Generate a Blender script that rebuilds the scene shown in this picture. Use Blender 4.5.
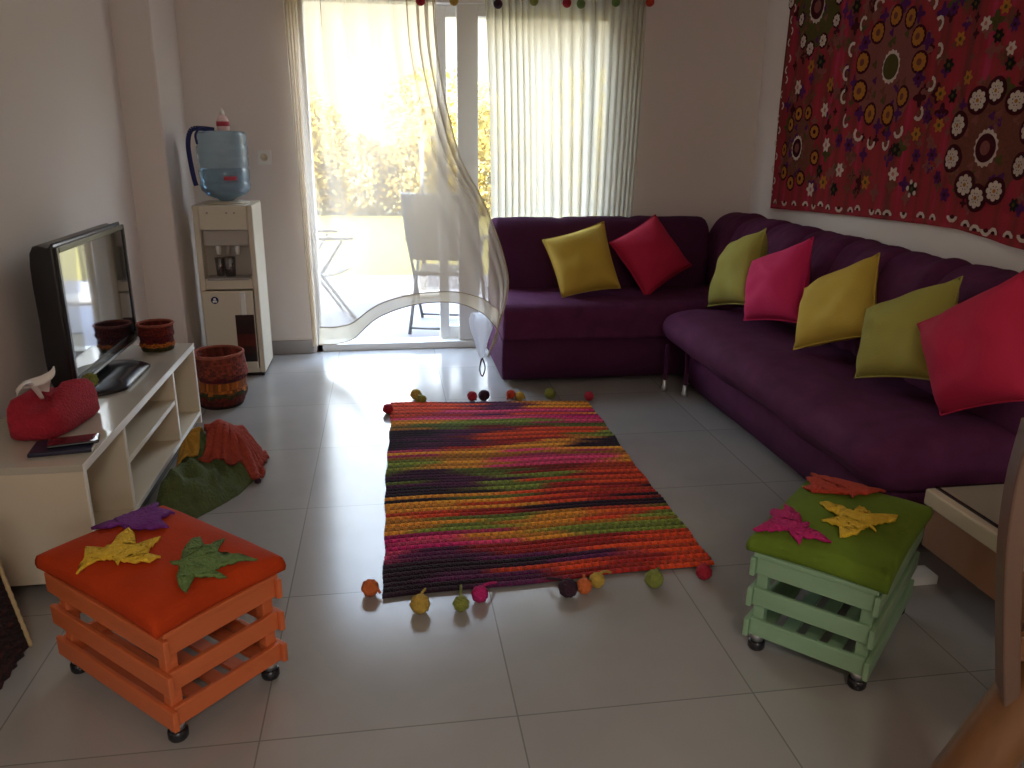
import bpy, bmesh, math, random
from mathutils import Vector, Matrix, noise
C = bpy.context.scene
PI = math.pi
for o in list(bpy.data.objects): bpy.data.objects.remove(o)

# ------------------------------------------------------------------ camera
F_PX, YAW, PITCH, ROLL, EYE = 795.29, -0.154685, 0.304554, -0.0111825, 1.33523
cam_d = bpy.data.cameras.new('camera'); cam = bpy.data.objects.new('camera', cam_d)
C.collection.objects.link(cam); C.camera = cam
cam_d.sensor_width = 36; cam_d.lens = F_PX / 1024 * 36; cam_d.clip_start = .02; cam_d.clip_end = 400
Rz = Matrix.Rotation(YAW, 3, 'Z'); Rx = Matrix.Rotation(-PITCH, 3, 'X'); Ry = Matrix.Rotation(ROLL, 3, 'Y')
Rw = Rz @ Rx @ Ry
R3 = Matrix((Rw.col[0], Rw.col[2], -Rw.col[1])).transposed()
cam.matrix_world = Matrix.Translation((0, 0, EYE)) @ R3.to_4x4()

# ------------------------------------------------------------------ world, sun, exposure
SKY, SUN_E, REAR_E, EXPO = 11.5, 10.5, 23.0, 0.62
w = bpy.data.worlds.new('sky'); C.world = w; w.use_nodes = True
nt = w.node_tree; nt.nodes.clear()
tc = nt.nodes.new('ShaderNodeTexCoord'); sx = nt.nodes.new('ShaderNodeSeparateXYZ')
rp = nt.nodes.new('ShaderNodeValToRGB'); bg = nt.nodes.new('ShaderNodeBackground'); wo = nt.nodes.new('ShaderNodeOutputWorld')
nt.links.new(tc.outputs['Generated'], sx.inputs[0]); nt.links.new(sx.outputs['Z'], rp.inputs[0])
rp.color_ramp.elements[0].position = .0; rp.color_ramp.elements[0].color = (.105, .094, .062, 1)
rp.color_ramp.elements[1].position = .6; rp.color_ramp.elements[1].color = (.50, .68, 1.0, 1)
e = rp.color_ramp.elements.new(.17); e.color = (.13, .122, .098, 1); e = rp.color_ramp.elements.new(.34); e.color = (.80, .90, 1.0, 1)
nt.links.new(rp.outputs[0], bg.inputs[0]); bg.inputs[1].default_value = SKY
nt.links.new(bg.outputs[0], wo.inputs[0])
sun_d = bpy.data.lights.new('sun', 'SUN'); sun = bpy.data.objects.new('sun', sun_d); C.collection.objects.link(sun)
sun_d.energy = SUN_E; sun_d.color = (1, .9, .68); sun_d.angle = .02
sun.rotation_euler = Vector((-.35, -.45, .82)).to_track_quat('Z', 'Y').to_euler()   # shines over the house onto the garden
for nm, loc, rot, sz in (('door_daylight', (.53, 5.16, 1.04), (-PI/2, 0, 0), (1.9, 2.0)), ('rear_fill_daylight', (.4, -2.97, 1.6), (PI/2, 0, 0), (1.2, 1.0))):  # portals: the patio door, and a rear window added for fill daylight
    ld = bpy.data.lights.new(nm, 'AREA'); lo = bpy.data.objects.new(nm, ld); C.collection.objects.link(lo)
    ld.shape = 'RECTANGLE'; ld.size, ld.size_y = sz; lo.location = loc; lo.rotation_euler = rot
    ld.cycles.is_portal = True
# unseen fill light, added behind the viewer to brighten the near room
ld = bpy.data.lights.new('rear_fill_light', 'AREA'); fill_l = bpy.data.objects.new('rear_fill_light', ld); C.collection.objects.link(fill_l)
ld.shape = 'DISK'; ld.size = .5; ld.energy = REAR_E; ld.color = (1, .86, .76); fill_l.location = (.3, -1.4, 2.5)
C.view_settings.view_transform = 'Standard'; C.view_settings.look = 'None'
C.view_settings.gamma = 1; C.view_settings.use_curve_mapping = False; C.view_settings.exposure = EXPO
try:
    C.cycles.max_bounces = 10; C.cycles.transparent_max_bounces = 16; C.cycles.diffuse_bounces = 6
    C.cycles.use_denoising = True; C.cycles.sample_clamp_indirect = 8
except Exception: pass

# ------------------------------------------------------------------ materials
def mat(name, col, rough=.6, metal=0, bump=0, bscale=60, var=0, vscale=4, sheen=0, spec=.5, trans=0, alpha=1, stretch=(1, 1, 1), coat=0):
    m = bpy.data.materials.new(name); m.use_nodes = True; n = m.node_tree; b = n.nodes['Principled BSDF']
    b.inputs['Base Color'].default_value = (*col, 1); b.inputs['Roughness'].default_value = rough
    b.inputs['Metallic'].default_value = metal; b.inputs['Specular IOR Level'].default_value = spec
    b.inputs['Transmission Weight'].default_value = trans; b.inputs['Alpha'].default_value = alpha
    b.inputs['Sheen Weight'].default_value = sheen; b.inputs['Coat Weight'].default_value = coat
    t = n.nodes.new('ShaderNodeTexCoord'); mp = n.nodes.new('ShaderNodeMapping'); mp.inputs['Scale'].default_value = stretch
    n.links.new(t.outputs['Object'], mp.inputs[0])
    if var:
        z = n.nodes.new('ShaderNodeTexNoise'); z.inputs['Scale'].default_value = vscale; z.inputs['Detail'].default_value = 4
        n.links.new(mp.outputs[0], z.inputs[0])
        mx = n.nodes.new('ShaderNodeMix'); mx.data_type = 'RGBA'
        mx.inputs[6].default_value = (*[c * (1 - var) for c in col], 1); mx.inputs[7].default_value = (*[min(1, c * (1 + var)) for c in col], 1)
        n.links.new(z.outputs[0], mx.inputs[0]); n.links.new(mx.outputs[2], b.inputs['Base Color'])
    if bump:
        z2 = n.nodes.new('ShaderNodeTexNoise'); z2.inputs['Scale'].default_value = bscale; z2.inputs['Detail'].default_value = 3
        n.links.new(mp.outputs[0], z2.inputs[0]); bp = n.nodes.new('ShaderNodeBump'); bp.inputs['Strength'].default_value = bump
        bp.inputs['Distance'].default_value = .01
        n.links.new(z2.outputs[0], bp.inputs['Height']); n.links.new(bp.outputs[0], b.inputs['Normal'])
    return m

def attr_mat(name, rough=.9, bump=.5, bscale=150, sheen=0):
    m = mat(name, (.5, .5, .5), rough, bump=bump, bscale=bscale, sheen=sheen); n = m.node_tree
    a = n.nodes.new('ShaderNodeAttribute'); a.attribute_name = 'tint'
    n.links.new(a.outputs['Color'], n.nodes['Principled BSDF'].inputs['Base Color']); return m

def floor_mat():
    m = mat('floor_tile', (.5, .48, .45), .3); n = m.node_tree; b = n.nodes['Principled BSDF']
    t = n.nodes.new('ShaderNodeTexCoord'); mp = n.nodes.new('ShaderNodeMapping')
    mp.inputs['Location'].default_value = (.3334 + 6.0, -.3633 + 6.0 - .0, 0)
    n.links.new(t.outputs['Object'], mp.inputs[0])
    br = n.nodes.new('ShaderNodeTexBrick'); br.offset = 0; br.squash = 1
    br.inputs['Scale'].default_value = 1; br.inputs['Brick Width'].default_value = .6; br.inputs['Row Height'].default_value = .6
    br.inputs['Mortar Size'].default_value = .0020; br.inputs['Mortar Smooth'].default_value = .1
    br.inputs['Color1'].default_value = (.375, .35, .32, 1); br.inputs['Color2'].default_value = (.41, .385, .35, 1); br.inputs['Mortar'].default_value = (.23, .215, .20, 1)
    n.links.new(mp.outputs[0], br.inputs[0])
    z = n.nodes.new('ShaderNodeTexNoise'); z.inputs['Scale'].default_value = 2.5; z.inputs['Detail'].default_value = 6; n.links.new(t.outputs['Object'], z.inputs[0])
    mx = n.nodes.new('ShaderNodeMix'); mx.data_type = 'RGBA'; mx.blend_type = 'MULTIPLY'; mx.inputs[0].default_value = .35
    n.links.new(br.outputs[0], mx.inputs[6]); n.links.new(z.outputs[0], mx.inputs[7]); n.links.new(mx.outputs[2], b.inputs['Base Color'])
    b.inputs['Roughness'].default_value = .2; b.inputs['Specular IOR Level'].default_value = .8
    return m

def sheer_mat(name, tr, col):
    m = bpy.data.materials.new(name); m.use_nodes = True; n = m.node_tree; n.nodes.clear()
    o = n.nodes.new('ShaderNodeOutputMaterial'); T = n.nodes.new('ShaderNodeBsdfTransparent'); Dn = n.nodes.new('ShaderNodeBsdfDiffuse'); L = n.nodes.new('ShaderNodeBsdfTranslucent')
    Dn.inputs[0].default_value = (*col, 1); L.inputs[0].default_value = (*col, 1)
    T.inputs[0].default_value = (1, .985, .95, 1)
    a = n.nodes.new('ShaderNodeMixShader'); a.inputs[0].default_value = .5; c = n.nodes.new('ShaderNodeMixShader'); c.inputs[0].default_value = 1 - tr
    n.links.new(Dn.outputs[0], a.inputs[1]); n.links.new(L.outputs[0], a.inputs[2])
    n.links.new(T.outputs[0], c.inputs[1]); n.links.new(a.outputs[0], c.inputs[2]); n.links.new(c.outputs[0], o.inputs[0]); return m

def thin_glass(name, col=(1, 1, 1), refl=.08):
    m = bpy.data.materials.new(name); m.use_nodes = True; n = m.node_tree; n.nodes.clear()
    o = n.nodes.new('ShaderNodeOutputMaterial'); T = n.nodes.new('ShaderNodeBsdfTransparent'); G = n.nodes.new('ShaderNodeBsdfGlossy')
    T.inputs[0].default_value = (*col, 1); G.inputs['Roughness'].default_value = .02
    c = n.nodes.new('ShaderNodeMixShader'); c.inputs[0].default_value = refl
    n.links.new(T.outputs[0], c.inputs[1]); n.links.new(G.outputs[0], c.inputs[2]); n.links.new(c.outputs[0], o.inputs[0]); return m

WALL = mat('wall_paint', (.77, .70, .65), .75, bump=.05, bscale=40)
CEIL = mat('ceiling_paint', (.8, .78, .75), .8)
FLOOR = floor_mat()
SKIRT = mat('skirting_tile', (.36, .34, .33), .35, var=.1)
PVC = mat('white_pvc', (.78, .77, .73), .4)
SHEER = sheer_mat('sheer_curtain', .42, (.60, .53, .44))
SHEER2 = sheer_mat('sheer_curtain_pleated', .17, (.64, .60, .49))
HEMM = sheer_mat('curtain_hem_band', .12, (.66, .58, .42))
GLASS = thin_glass('window_glass')
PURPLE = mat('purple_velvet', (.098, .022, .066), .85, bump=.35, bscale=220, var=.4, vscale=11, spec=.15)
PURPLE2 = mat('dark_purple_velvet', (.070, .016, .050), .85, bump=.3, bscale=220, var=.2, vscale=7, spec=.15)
CHROME = mat('brushed_metal', (.7, .7, .7), .3, metal=1)
YEL = mat('yellow_cotton', (.60, .43, .06), .85, bump=.3, bscale=260, var=.1, sheen=0)
OLV = mat('olive_cotton', (.36, .33, .06), .85, bump=.3, bscale=260, var=.1, sheen=0)
PNK = mat('pink_cotton', (.66, .02, .13), .85, bump=.3, bscale=260, var=.1, sheen=0)
RED = mat('crimson_cotton', (.52, .012, .06), .85, bump=.3, bscale=260, var=.1, sheen=0)
CREAM = mat('cream_laminate', (.66, .57, .42), .35)
WHITE_EDGE = mat('white_edging', (.82, .79, .70), .3)
TOPGL = mat('glossy_top', (.50, .46, .37), .08, coat=.6)
BLACK = mat('black_plastic', (.012, .012, .014), .25)
SCREEN = mat('tv_screen', (.01, .011, .013), .06, spec=1.0, coat=1)
SILVER = mat('silver_trim', (.5, .5, .5), .3, metal=.8)
DISP = mat('dispenser_plastic', (.66, .60, .47), .4)
DISPD = mat('dispenser_recess', (.44, .40, .35), .45)
GREY = mat('grey_plastic', (.35, .33, .31), .4)
BLUEB = mat('blue_bottle', (.50, .68, .80), .12, trans=.75, spec=.6)
WATER = mat('bottle_water', (.42, .60, .74), .08, trans=.7)
NAVY = mat('navy_strap', (.012, .02, .12), .8)
RUBY = mat('red_label', (.5, .05, .08), .6)
PINKB = mat('pink_white_plastic', (.85, .62, .60), .4)
ORW = mat('orange_painted_wood', (.56, .125, .035), .5, bump=.15, bscale=30, var=.15, stretch=(1, 1, 6))
GRW = mat('green_painted_wood', (.235, .37, .21), .5, bump=.15, bscale=30, var=.15, stretch=(1, 1, 6))
ORV = mat('orange_velvet', (.45, .042, .006), .8, bump=.2, bscale=120, var=.3, vscale=9, spec=.15)
GRV = mat('green_velvet', (.125, .19, .018), .8, bump=.2, bscale=120, var=.3, vscale=9, spec=.15)
def yarn(n, c): return mat('yarn_' + n, c, .9, bump=1.0, bscale=130, var=.3, vscale=60, sheen=0, stretch=(1, 1, 1))
Y_PUR = yarn('purple', (.18, .02, .22)); Y_GOLD = yarn('gold', (.95, .52, .03)); Y_GRN = yarn('green', (.14, .23, .06))
Y_RED = yarn('rust_red', (.50, .045, .015)); Y_PNK = yarn('magenta', (.52, .012, .14)); Y_ORG = yarn('orange', (.62, .14, .03))
Y_DRK = yarn('dark_plum', (.035, .008, .02)); Y_OLV = yarn('olive', (.22, .24, .04)); Y_MUS = yarn('mustard', (.5, .32, .05)); Y_CRIM = yarn('crimson', (.40, .012, .03))
RUGM = attr_mat('rug_yarn', bump=1.0, bscale=180)
BASKM = attr_mat('striped_crochet', bump=1.0, bscale=120)
TISS = mat('tissue_paper', (.80, .74, .68), .8)
WOODR = mat('brown_wood', (.15, .060, .016), .45, var=.25, vscale=5, bump=.1, bscale=20, stretch=(6, 6, 1))
WOODL = mat('pale_worn_wood', (.13, .068, .042), .5, var=.2, vscale=5, stretch=(6, 6, 1))
APRON = mat('table_apron_brown', (.30, .14, .075), .5, var=.15, vscale=4)
WICK = attr_mat('wicker_strands', bump=.6, bscale=90)
PAGE = mat('white_card', (.72, .70, .62), .6)
GRASS = mat('lawn', (.21, .16, .028), .95, var=.35, vscale=12)
PATIO = mat('patio_tile', (.12, .105, .105), .7, var=.06, vscale=3)
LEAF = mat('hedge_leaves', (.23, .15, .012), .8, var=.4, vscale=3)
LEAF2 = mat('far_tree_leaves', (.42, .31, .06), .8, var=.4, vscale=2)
BARK = mat('bark', (.25, .18, .1), .9, bump=.5, bscale=20)
PALEM = mat('pale_metal', (.12, .11, .10), .4, metal=.2)
SLING = mat('beige_sling', (.16, .12, .075), .8)

# ------------------------------------------------------------------ mesh helpers
def obj(name, bm, m, parent=None, smooth=True, bevel=0, seg=2, subs=0, solid=0, solid_off=0):
    me = bpy.data.meshes.new(name)
    bmesh.ops.recalc_face_normals(bm, faces=bm.faces) if bm.faces and not solid == -1 else None
    bm.to_mesh(me); bm.free()
    for mm in (m if isinstance(m, (list, tuple)) else [m]): me.materials.append(mm)
    o = bpy.data.objects.new(name, me); C.collection.objects.link(o)
    if parent is not None: o.parent = parent
    if smooth: me.polygons.foreach_set('use_smooth', [True] * len(me.polygons))
    if solid > 0:
        s = o.modifiers.new('solid', 'SOLIDIFY'); s.thickness = solid; s.offset = solid_off
    if bevel:
        b = o.modifiers.new('bevel', 'BEVEL'); b.width = bevel; b.segments = seg; b.limit_method = 'ANGLE'; b.angle_limit = .6
        b.harden_normals = False
    if subs:
        s = o.modifiers.new('subs', 'SUBSURF'); s.levels = subs; s.render_levels = subs
    return o

def tag(o, label=None, cat=None, group=None, kind=None):
    if label: o['label'] = label
    if cat: o['category'] = cat
    if group: o['group'] = group
    if kind: o['kind'] = kind
    return o
def thing(name, label, cat, loc=(0, 0, 0), rz=0, group=None):
    o = bpy.data.objects.new(name, None); C.collection.objects.link(o); o.location = loc; o.rotation_euler = (0, 0, rz)
    o.empty_display_size = .05
    return tag(o, label, cat, group)
def struct(name, bm, m, parent=None, **k):
    o = obj(name, bm, m, parent, smooth=False, **k)
    if parent is None: o['kind'] = 'structure'
    return o

def box(bm, x0, x1, y0, y1, z0, z1, mi=0):
    v = [bm.verts.new(p) for p in ((x0, y0, z0), (x1, y0, z0), (x1, y1, z0), (x0, y1, z0), (x0, y0, z1), (x1, y0, z1), (x1, y1, z1), (x0, y1, z1))]
    for f in ((0, 3, 2, 1), (4, 5, 6, 7), (0, 1, 5, 4), (1, 2, 6, 5), (2, 3, 7, 6), (3, 0, 4, 7)):
        bm.faces.new([v[i] for i in f]).material_index = mi
    return v
def boxbm(*a): bm = bmesh.new(); box(bm, *a); return bm
def bar(bm, p, q, w_, h_, up=(0, 0, 1), mi=0):
    p, q = Vector(p), Vector(q); d = (q - p).normalized(); s = d.cross(Vector(up))
    if s.length < 1e-4: s = d.cross(Vector((1, 0, 0)))
    s.normalize(); u = s.cross(d)
    v = []
    for c in (p, q):
        for a, b in ((-1, -1), (1, -1), (1, 1), (-1, 1)): v.append(bm.verts.new(c + s * a * w_ / 2 + u * b * h_ / 2))
    for f in ((3, 2, 1, 0), (4, 5, 6, 7), (0, 1, 5, 4), (1, 2, 6, 5), (2, 3, 7, 6), (3, 0, 4, 7)): bm.faces.new([v[i] for i in f]).material_index = mi
def tube(bm, pts, r, n=8, mi=0, cap=True):
    pts = [Vector(p) for p in pts]; rs = r if isinstance(r, (list, tuple)) else [r] * len(pts)
    prev = None; rings = []
    ref = None
    for i, p in enumerate(pts):
        d = (pts[min(i + 1, len(pts) - 1)] - pts[max(i - 1, 0)]).normalized()
        if ref is None:
            ref = d.orthogonal().normalized()
        else:
            ref = (ref - d * ref.dot(d)); ref = ref.normalized() if ref.length > 1e-5 else d.orthogonal().normalized()
        b = d.cross(ref)
        rings.append([bm.verts.new(p + (ref * math.cos(2 * PI * k / n) + b * math.sin(2 * PI * k / n)) * rs[i]) for k in range(n)])
    for a, b in zip(rings, rings[1:]):
        for k in range(n): bm.faces.new((a[k], a[(k + 1) % n], b[(k + 1) % n], b[k])).material_index = mi
    if cap:
        bm.faces.new(rings[0][::-1]).material_index = mi; bm.faces.new(rings[-1]).material_index = mi
    return rings
def lathe(bm, prof, c=(0, 0, 0), n=32, sx=1, sy=1, mi=0, close=True, wob=None):
    rings = []
    for j, (r, z) in enumerate(prof):
        ring = []
        for k in range(n):
            a = 2 * PI * k / n; rr = r * (wob(a, z) if wob else 1)
            ring.append(bm.verts.new((c[0] + rr * sx * math.cos(a), c[1] + rr * sy * math.sin(a), c[2] + z)))
        rings.append(ring)
    for a, b in zip(rings, rings[1:]):
        for k in range(n): bm.faces.new((a[k], a[(k + 1) % n], b[(k + 1) % n], b[k])).material_index = mi
    if close:
        if prof[0][0] > 1e-4: bm.faces.new(rings[0][::-1]).material_index = mi
        if prof[-1][0] > 1e-4: bm.faces.new(rings[-1]).material_index = mi
    return rings
def grid(bm, P, mi=0, wrap=False):
    V = [[bm.verts.new(p) for p in row] for row in P]
    for a, b in zip(V, V[1:]):
        for k in range(len(a) - (0 if wrap else 1)):
            k2 = (k + 1) % len(a); bm.faces.new((a[k], a[k2], b[k2], b[k])).material_index = mi
    return V
def cr(p0, p1, p2, p3, t):
    return .5 * ((2 * p1) + (-p0 + p2) * t + (2 * p0 - 5 * p1 + 4 * p2 - p3) * t * t + (-p0 + 3 * p1 - 3 * p2 + p3) * t ** 3)
def spline(ts, ps, t):
    n = len(ts); i = 0
    while i < n - 2 and t > ts[i + 1]: i += 1
    f = (t - ts[i]) / (ts[i + 1] - ts[i]); g = lambda k: ps[max(0, min(n - 1, k))]
    a0 = g(i - 1) if i > 0 else 2 * ps[0] - ps[1]; a3 = g(i + 2) if i + 2 < n else 2 * ps[n - 1] - ps[n - 2]
    return cr(a0, g(i), g(i + 1), a3, f)
def smoothpath(pts, k=6):
    pts = [Vector(p) for p in pts]; n = len(pts); ts = list(range(n))
    return [spline(ts, pts, i / k) for i in range((n - 1) * k + 1)]

D_wc = ((4.496, 1.955, 0.042), (4.131, 1.907, 0.039), (4.438, 1.836, 0.042), (4.36, 1.793, 0.042), (4.231, 1.821, 0.04), (4.634, 2.065, 0.043), (4.128, 2.015, 0.039))
D_A = ((4.332, 1.998, 0.082),)
D_B = ((3.6, 1.647, 0.073),)
D_Bo = ((3.608, 1.862, 0.044), (3.497, 1.839, 0.043), (3.419, 1.756, 0.043), (3.387, 1.651, 0.043), (3.468, 1.513, 0.044), (3.571, 1.438, 0.046), (3.719, 1.445, 0.048), (3.821, 1.553, 0.048), (3.826, 1.683, 0.048), (3.742, 1.807, 0.046))
D_Bc = ((3.76, 1.927, 0.033), (3.865, 1.86, 0.034), (3.94, 1.751, 0.035), (3.965, 1.643, 0.036), (3.962, 1.533, 0.036), (3.903, 1.418, 0.036), (3.791, 1.353, 0.035), (3.676, 1.316, 0.034), (3.552, 1.313, 0.033), (3.457, 1.367, 0.032), (3.346, 1.44, 0.031), (3.291, 1.557, 0.03), (3.277, 1.687, 0.03), (3.305, 1.794, 0.03), (3.365, 1.879, 0.03))
D_C = ((2.898, 1.303, 0.072),)
D_Cw = ((3.068, 1.388, 0.048), (2.981, 1.48, 0.046), (2.893, 1.512, 0.045), (2.788, 1.471, 0.043), (2.706, 1.243, 0.043), (2.816, 1.146, 0.045), (2.902, 1.114, 0.047), (2.976, 1.16, 0.048), (3.07, 1.259, 0.048), (2.701, 1.368, 0.043))
D_D = ((4.379, 1.277, 0.079),)
D_Do = ((4.405, 1.46, 0.042), (4.293, 1.462, 0.041), (4.217, 1.364, 0.04), (4.194, 1.229, 0.041), (4.303, 1.115, 0.042), (4.409, 1.084, 0.043), (4.501, 1.138, 0.044), (4.539, 1.265, 0.044), (4.486, 1.403, 0.043))
D_sw = ((3.007, 1.759, 0.024), (2.857, 1.657, 0.023), (3.904, 1.178, 0.032), (3.45, 1.179, 0.028), (4.199, 1.061, 0.034), (4.447, 1.602, 0.035), (4.146, 1.474, 0.033), (4.076, 1.298, 0.033))
D_sb = ((3.199, 1.624, 0.025), (3.148, 1.503, 0.025), (2.937, 1.708, 0.023), (2.848, 1.604, 0.023), (3.458, 1.286, 0.028), (4.116, 1.164, 0.033), (3.935, 1.079, 0.032), (3.312, 1.123, 0.028), (3.948, 1.946, 0.03), (4.229, 1.717, 0.033), (3.095, 1.841, 0.024), (2.693, 1.104, 0.023))
D_sp = ((3.076, 1.114, 0.026), (3.155, 1.18, 0.026), (3.217, 1.27, 0.026), (3.318, 1.264, 0.027), (3.955, 1.321, 0.032), (3.85, 1.301, 0.031), (3.286, 1.423, 0.027), (3.379, 1.585, 0.027), (3.217, 1.84, 0.025), (2.86, 1.738, 0.023), (3.821, 1.772, 0.03))
D_so = ((3.059, 1.568, 0.025), (3.221, 1.515, 0.026), (3.342, 1.354, 0.027), (3.203, 1.389, 0.026), (3.673, 1.13, 0.03), (4.056, 1.108, 0.033), (4.327, 1.7, 0.033), (4.118, 1.598, 0.032), (3.156, 1.719, 0.025), (2.927, 1.807, 0.023))
D_bb = ((4.591, 0.963), (4.457, 0.97), (4.34, 0.974), (4.233, 0.98), (4.133, 0.979), (4.057, 0.993), (3.976, 0.984), (3.872, 0.988), (3.781, 0.988), (3.711, 1.003), (3.585, 1.001), (3.519, 1.001), (3.455, 1.003), (3.346, 1.01), (3.227, 1.015), (3.133, 1.015), (3.017, 1.027), (2.936, 1.009), (2.88, 0.997), (2.825, 0.993), (2.786, 0.995), (2.691, 0.994))
D_bl = ((4.594, 2.026), (4.599, 1.968), (4.604, 1.909), (4.601, 1.849), (4.6, 1.763), (4.601, 1.703), (4.612, 1.651), (4.625, 1.572), (4.626, 1.509), (4.633, 1.437), (4.638, 1.373), (4.637, 1.3), (4.645, 1.225), (4.644, 1.15), (4.641, 1.084), (4.633, 1.018))
D_edge_bottom = ((4.653, 0.92), (4.178, 0.944), (3.701, 0.964), (3.313, 0.976), (2.991, 0.983), (2.8, 0.965), (2.61, 0.95))
D_leaf_purple = ((0.275, 0.03), (0.282, -0.032), (0.293, -0.057), (0.278, -0.084), (0.275, -0.111), (0.276, -0.162), (0.193, -0.118), (0.122, -0.128), (0.112, -0.075), (0.05, -0.063), (0.077, -0.028), (0.111, -0.006), (0.131, 0.006), (0.169, -0.004), (0.191, 0.026))
D_leaf_yellow = ((0.057, 0.173), (0.086, 0.135), (0.129, 0.107), (0.08, 0.088), (0.078, 0.069), (0.116, 0.027), (0.121, 0.0), (0.08, 0.01), (0.03, 0.037), (0.023, 0.012), (0.012, -0.017), (-0.016, 0.031), (-0.033, 0.045), (-0.071, 0.037), (-0.067, 0.064), (-0.045, 0.084), (-0.007, 0.1), (-0.016, 0.112), (0.014, 0.104), (0.038, 0.118), (0.057, 0.141))
D_leaf_green = ((-0.11, 0.039), (-0.125, 0.021), (-0.093, -0.005), (-0.06, -0.048), (-0.059, -0.077), (-0.111, -0.053), (-0.115, -0.078), (-0.108, -0.112), (-0.154, -0.056), (-0.192, -0.084), (-0.232, -0.11), (-0.215, -0.072), (-0.204, -0.031), (-0.207, -0.01), (-0.242, -0.016), (-0.213, 0.012), (-0.197, 0.036), (-0.227, 0.078), (-0.2, 0.078), (-0.171, 0.063), (-0.139, 0.033))
D_leaf_red = ((0.209, 0.192), (0.199, 0.14), (0.269, 0.172), (0.302, 0.142), (0.306, 0.104), (0.298, 0.069), (0.284, 0.012), (0.266, -0.045), (0.14, -0.02), (0.117, 0.004), (0.083, 0.005), (0.103, 0.02), (0.076, 0.064), (0.06, 0.11), (0.095, 0.148), (0.115, 0.126), (0.183, 0.162))
D_leaf_gold = ((-0.004, 0.07), (0.007, 0.044), (0.003, 0.013), (-0.007, -0.019), (0.039, -0.024), (0.018, -0.051), (0.006, -0.068), (0.055, -0.118), (0.019, -0.121), (-0.024, -0.098), (-0.058, -0.079), (-0.083, -0.097), (-0.068, -0.075), (-0.108, -0.064), (-0.132, -0.062), (-0.168, -0.031), (-0.116, -0.014), (-0.108, 0.033), (-0.074, 0.005), (-0.055, 0.006), (-0.031, 0.047))
D_leaf_pink = ((-0.222, 0.188), (-0.171, 0.152), (-0.149, 0.146), (-0.1, 0.199), (-0.071, 0.172), (-0.098, 0.137), (-0.043, 0.152), (-0.089, 0.112), (-0.112, 0.088), (-0.153, 0.067), (-0.139, 0.053), (-0.164, 0.049), (-0.178, 0.016), (-0.197, -0.02), (-0.205, 0.026), (-0.211, 0.047), (-0.236, 0.045), (-0.221, 0.067), (-0.198, 0.09), (-0.216, 0.127), (-0.222, 0.163))
D_cushion = {'yellow_back': {'c': (1.096, 4.453, 0.641), 'e': (-0.428, -0.199, 0.071), 'k': ((-0.188, 0.166), (0.188, 0.193), (0.171, -0.194), (-0.171, -0.167))}, 'red_back': {'c': (1.527, 4.529, 0.664), 'e': (-0.51, -0.47, 0.193), 'k': ((-0.181, 0.184), (0.181, 0.18), (0.188, -0.18), (-0.189, -0.186))}, 'olive': {'c': (1.803, 3.919, 0.666), 'e': (-0.333, -0.275, -1.573), 'k': ((-0.15, 0.172), (0.157, 0.198), (0.216, -0.196), (-0.224, -0.175))}, 'pink': {'c': (1.824, 3.532, 0.658), 'e': (-0.345, -0.32, -1.323), 'k': ((-0.181, 0.148), (0.179, 0.198), (0.178, -0.199), (-0.176, -0.148))}, 'yellow': {'c': (1.868, 3.07, 0.653), 'e': (-0.584, -0.564, -1.385), 'k': ((-0.172, 0.153), (0.172, 0.198), (0.185, -0.197), (-0.185, -0.155))}, 'green': {'c': (1.849, 2.58, 0.647), 'e': (-0.52, -0.427, -1.437), 'k': ((-0.185, 0.143), (0.182, 0.194), (0.168, -0.194), (-0.165, -0.145))}, 'red': {'c': (1.829, 2.182, 0.693), 'e': (-0.202, -0.557, -1.477), 'k': ((-0.21, 0.162), (0.2, 0.192), (0.166, -0.192), (-0.158, -0.164))}}
D_curA = (((-0.488, 4.9, 2.143), (-0.345, 4.9, 2.148), (-0.212, 4.9, 2.153), (-0.072, 4.9, 2.158), (0.07, 4.9, 2.164), (0.19, 4.9, 2.168), (0.289, 4.9, 2.172)), ((-0.492, 4.9, 1.716), (-0.344, 4.89, 1.718), (-0.19, 4.88, 1.721), (-0.04, 4.87, 1.724), (0.099, 4.86, 1.726), (0.211, 4.85, 1.728), (0.311, 4.84, 1.729)), ((-0.485, 4.89, 1.235), (-0.326, 4.87, 1.236), (-0.144, 4.84, 1.238), (0.037, 4.8, 1.24), (0.195, 4.76, 1.242), (0.318, 4.72, 1.244), (0.407, 4.7, 1.245)), ((-0.456, 4.87, 0.869), (-0.287, 4.82, 0.874), (-0.089, 4.75, 0.897), (0.127, 4.66, 0.927), (0.321, 4.58, 0.95), (0.443, 4.5, 0.967), (0.528, 4.46, 0.97)), ((-0.436, 4.85, 0.519), (-0.26, 4.75, 0.551), (-0.054, 4.62, 0.61), (0.171, 4.5, 0.665), (0.385, 4.38, 0.697), (0.528, 4.28, 0.71), (0.607, 4.22, 0.702)), ((-0.43, 4.83, 0.31), (-0.25, 4.68, 0.35), (-0.047, 4.54, 0.48), (0.191, 4.4, 0.547), (0.429, 4.27, 0.566), (0.565, 4.18, 0.537), (0.615, 4.15, 0.509)), ((-0.44, 4.8, 0.1), (-0.245, 4.62, 0.166), (-0.063, 4.47, 0.345), (0.185, 4.32, 0.445), (0.421, 4.2, 0.443), (0.562, 4.15, 0.324), (0.519, 4.2, 0.16)))
D_pom_top = ((0.22, 4.82, 2.027), (0.403, 4.82, 2.033), (0.649, 4.82, 2.025), (0.852, 4.82, 2.047), (1.041, 4.82, 2.043), (1.122, 4.82, 2.041), (1.325, 4.82, 2.057), (1.526, 4.82, 2.064), (-0.202, 4.82, 2.057), (-0.397, 4.82, 2.051))
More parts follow.
